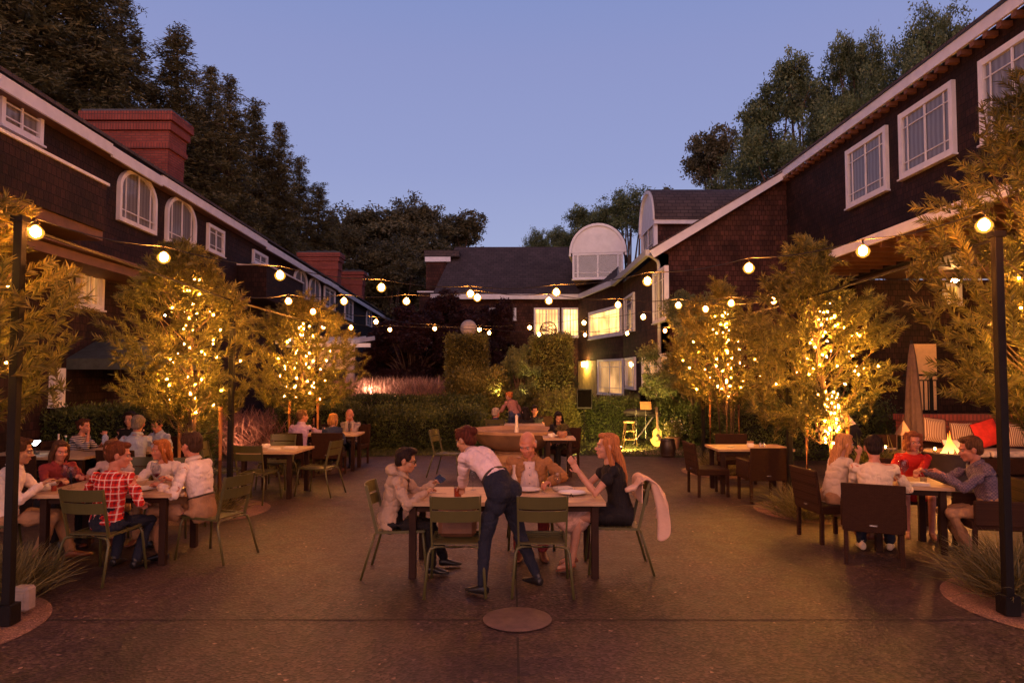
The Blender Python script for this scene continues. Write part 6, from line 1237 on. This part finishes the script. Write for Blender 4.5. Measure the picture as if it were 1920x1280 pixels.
person('smiling woman with shoulder-length auburn hair in a white top behind the left table', -4.18, 8.55, .50, 172, lean=20, look=(-32, -4), hl=(-3.98, 8.05, .80), hr=(-4.35, 8.08, .80), sc=.94, top='blouse', topm=WSH, botm=KHK, hair='mid', hairc=(.34, .11, .03), shoem=SBRN, vox=.012, fem=True, skin=SKR)
person('woman in a pale patterned top mostly hidden behind the boy in plaid', -4.86, 8.58, .50, 190, lean=14, look=(-10, -8), hl=(-4.6, 8.15, .80), hr=(-5.05, 8.15, .80), sc=.92, top='tee', topm=clothm('pale_rose_cloth', (.5, .36, .34)), sleeve=.4, botm=KHK, hair='mid', hairc=(.14, .06, .03), shoem=SBRN, vox=.013, fem=True, skin=SKR)
person('person in a dark red top mostly hidden behind the man at the left pole', -5.48, 8.35, .50, -125, lean=16, look=(0, -10), hl=(-5.0, 8.12, .80), hr=(-5.12, 7.92, .80), sc=.93, top='shirt', topm=MAR, botm=BLKC, hair='mid', hairc=(.09, .04, .02), shoem=SBLK, vox=.014, fem=True, skin=SKR)
# ---- far left
person('woman in a navy and white striped top, chin on hand by the bottles', -7.46, 11.85, .50, -97, lean=20, look=(0, -2), hr=(-7.10, 11.68, 1.00), hl=(-7.0, 11.9, .8), sc=.97, top='shirt', topm=STP, sleeve=.7, botm=BLKC, hair='bun', hairc=(.07, .025, .012), shoem=SBLK, vox=.014, fem=True, curl=1.5, elbr=(0, .3, -1), collar=False, skin=SKR)
person('grey-haired man in a pale blue shirt seen from behind', -5.88, 10.85, .52, -2, lean=8, look=(18, -3), hl=(-6.45, 11.05, 1.02), hr=(-5.62, 11.25, .80), sc=1.05, top='shirt', topm=LBL, botm=KHK, hair='short', hairc=(.22, .17, .14), shoem=SBRN, vox=.014, skin=SKR)
person('dark-haired person whose hair shows above the man in pale blue', -6.82, 12.5, .52, 185, lean=6, look=(0, -4), sc=1.02, top='shirt', topm=BLKC, botm=BLKC, hair='curly', hairc=(.02, .012, .010), shoem=SBLK, vox=.016)
person('dark-haired young man in bluish white looking down beside the grey-haired man', -6.12, 12.25, .50, 160, lean=14, look=(20, -22), sc=.97, top='shirt', topm=LBL, botm=NVY, hair='short', hairc=(.02, .012, .010), shoem=SBLK, vox=.015, skin=SKR)
# ---- far table
person('man in a lilac shirt seen from behind beside the orange stake', -4.22, 13.82, .50, -14, lean=8, look=(-35, -3), hr=(-3.86, 14.3, .80), hl=(-4.4, 14.3, .8), sc=.99, top='shirt', topm=LIL, botm=NVY, hair='short', hairc=(.12, .06, .03), shoem=SBLK, vox=.015, skin=SKR)
person('woman with a blonde bob and navy top seen from behind at the farthest left table', -3.58, 13.85, .48, 2, lean=6, look=(-20, -4), sc=.93, top='shirt', topm=NAV, botm=BLKC, hair='bob', hairc=(.36, .17, .05), shoem=SBRN, vox=.015, fem=True, collar=False)
person('bald man in a grey shirt with his hands at his mouth', -3.52, 15.3, .48, 174, lean=14, look=(0, -12), hl=(-3.44, 14.98, .98), hr=(-3.54, 14.98, .98), sc=.97, top='shirt', topm=GRY, botm=NVY, hair='bald', hairc=(.45, .40, .38), shoem=SBLK, vox=.014, curl=1.4, elbl=(0, 0, -1), elbr=(0, 0, -1), skin=SKR)
person('dark-haired woman in black facing the camera behind the third left pole', -4.28, 15.35, .42, 182, lean=16, look=(-10, -10), hl=(-4.22, 14.98, .86), sc=.90, top='shirt', topm=BLKC, botm=BLKC, hair='mid', hairc=(.02, .012, .010), shoem=SBLK, vox=.015, fem=True, skin=SKR)
# ---- behind the fountain
person('grey-haired man in a navy jacket seen from behind over the fountain rim', -.42, 17.2, .36, -8, lean=8, look=(-25, -2), sc=1.0, top='shirt', topm=NAV, botm=NVY, hair='short', hairc=(.33, .25, .20), shoem=SBLK, vox=.017, skin=SKR)
person('server with a brown back bending between the diners beyond the fountain', .06, 18.9, .86, 25, lean=34, look=(30, -20), hl=(-.35, 19.2, .95), hr=(.1, 19.4, .9), sc=.92, top='shirt', topm=MAU, botm=NAV, hair='bun', hairc=(.25, .14, .09), shoem=SBLK, vox=.017, fem=True, stand=True)
person('person with black hair and black clothes behind the fountain, back to the camera', .36, 17.6, .38, 20, lean=5, look=(0, -2), sc=.98, top='shirt', topm=BLKC, botm=BLKC, hair='mid', hairc=(.012, .008, .008), shoem=SBLK, vox=.017)
person('pink-faced person in dark clothes facing the camera behind the fountain', .60, 18.3, .38, 175, lean=10, look=(12, -6), sc=1.0, top='shirt', topm=BLKC, botm=BLKC, hair='short', hairc=(.015, .010, .009), shoem=SBLK, vox=.016, skin=SKR)
person('woman with long black hair in black beside the clay-potted plant', 1.02, 14.55, .50, 150, lean=16, look=(40, -22), sc=.95, top='blouse', topm=BLKC, botm=BLKC, hair='long', hairc=(.012, .008, .008), shoem=SBLK, vox=.014, fem=True, skin=SKT)
# ---- right table
person('young woman with very long blonde hair in a cream top, hand on cheek', 3.90, 8.48, .52, -84, lean=15, look=(0, -3), hl=(4.20, 8.45, 1.02), hr=(4.28, 8.28, .82), sc=.97, top='blouse', topm=CRM, sleeve=.7, botm=KHK, hair='long', hairc=(.42, .19, .07), shoem=SBRN, vox=.0115, fem=True, elbl=(0, .2, -1), palm=(-1, 0, 0))
person('dark-haired man in a short-sleeved cream shirt with his back to the camera', 3.95, 7.60, .52, -24, lean=10, look=(4, -10), hr=(4.36, 7.88, .80), hl=(4.08, 8.05, .80), fl=(3.98, 7.98, .085), fr=(4.28, 7.95, .085), sc=1.02, top='tee', topm=CRM, sleeve=.72, botm=NVY, hair='short', hairc=(.018, .010, .009), shoem=SWHT, vox=.011, skin=SKR)
person('woman with curly brown hair in a red dress facing the camera at the right table', 5.12, 8.95, .52, 160, lean=13, look=(10, -6), hl=(4.88, 8.42, .80), hr=(4.68, 8.52, .80), sc=.97, top='dress', topm=RED, sleeve=.8, bottom='dress', hair='curly', hairc=(.22, .07, .03), shoem=SBRN, vox=.011, fem=True, heel=True, skin=SKR)
person('man in a dark checked shirt reaching for his wine glass', 5.24, 7.64, .52, 78, lean=17, look=(-4, -12), hl=(4.74, 7.72, .90), hr=(4.72, 7.98, .88), fl=(4.98, 7.62, .10), fr=(5.08, 7.86, .085), sc=1.03, top='shirt', topm=CHK, botm=KHK, hair='short', hairc=(.10, .045, .022), shoem=SBLK, vox=.011, skin=SKR)
person('waiter in white and black apron bending beside the dark shrubs', 6.45, 13.2, .90, 60, lean=38, look=(10, -20), hl=(5.9, 13.3, .95), sc=1.0, top='shirt', topm=clothm('white_jacket', (.6, .5, .5)), botm=BLKC, hair='short', hairc=(.04, .02, .012), shoem=SBLK, vox=.016, stand=True, extras=('apron',))
# ================================================================ LIGHT
sun = bpy.data.lights.new('afterglow_sun', 'SUN'); sun.energy = .42; sun.angle = R(35); sun.color = (1, .62, .50); so = bpy.data.objects.new('afterglow_sun', sun); COL.objects.link(so); so.rotation_euler = (R(68), 0, R(-12))
def spot(loc, tgt, e, c, size=60, r=.05, blend=.6):
    l = bpy.data.lights.new('uplight', 'SPOT'); l.energy = e; l.color = c; l.spot_size = R(size); l.spot_blend = blend; l.shadow_soft_size = r
    o = bpy.data.objects.new('uplight', l); COL.objects.link(o); o.location = loc; o.rotation_euler = (V(tgt)-V(loc)).to_track_quat('-Z', 'Y').to_euler()
WARMY = (1, .62, .15)
spot((2.75, 17.5, .22), (3.6, 20.0, .5), 750, WARMY, 100)
spot((1.35, 16.9, .1), (1.75, 21.0, 1.1), 420, WARMY, 90)
spot((-2.6, 23.2, .1), (-2.3, 24.6, 2.2), 500, (1, .55, .12), 70)
spot((-.35, 22.3, 1.3), (-1.45, 23.4, 2.6), 75, (1, .66, .22), 80)  # added spot without a fixture, brightens the left ivy pillar
spot((.25, 22.4, 1.3), (1.2, 23.4, 2.6), 70, (1, .66, .22), 80)  # added spot, no lamp stands here; brightens the right ivy pillar
spot((1.9, 22.6, .1), (1.7, 23.4, 2.4), 260, (1, .7, .2), 80)
spot((-6.6, 16.4, .3), (-6.4, 19, 1.3), 70, (1, .45, .25), 120)
spot((-5.5, 25.6, .1), (-6.3, 27, 2.4), 260, (1, .6, .4), 90)

spot((-4.6, 22.6, 1.5), (-4.6, 27, 1.4), 330, (1, .55, .35), 110)  # added spot standing in for string and pergola light on the plumes
pl_ = empty('added_porch_lamp', (11.3, 17.6, 4.45), label='added round lamp under the porch ceiling for warm light on the cream door', cat='lamp'); MB().lathe([(0, 0), (.12, 0), (.12, -.05), (0, -.06)], n=20, cap=False).build('base', BLACK, pl_); MB().lathe([(.10, -.055), (.09, -.12), (0, -.14)], n=20, cap=False).build('shade', emis('porch_glow', (1, .45, .13), 420), pl_, smooth=True)  # lamp added under the ceiling to warm and brighten the door
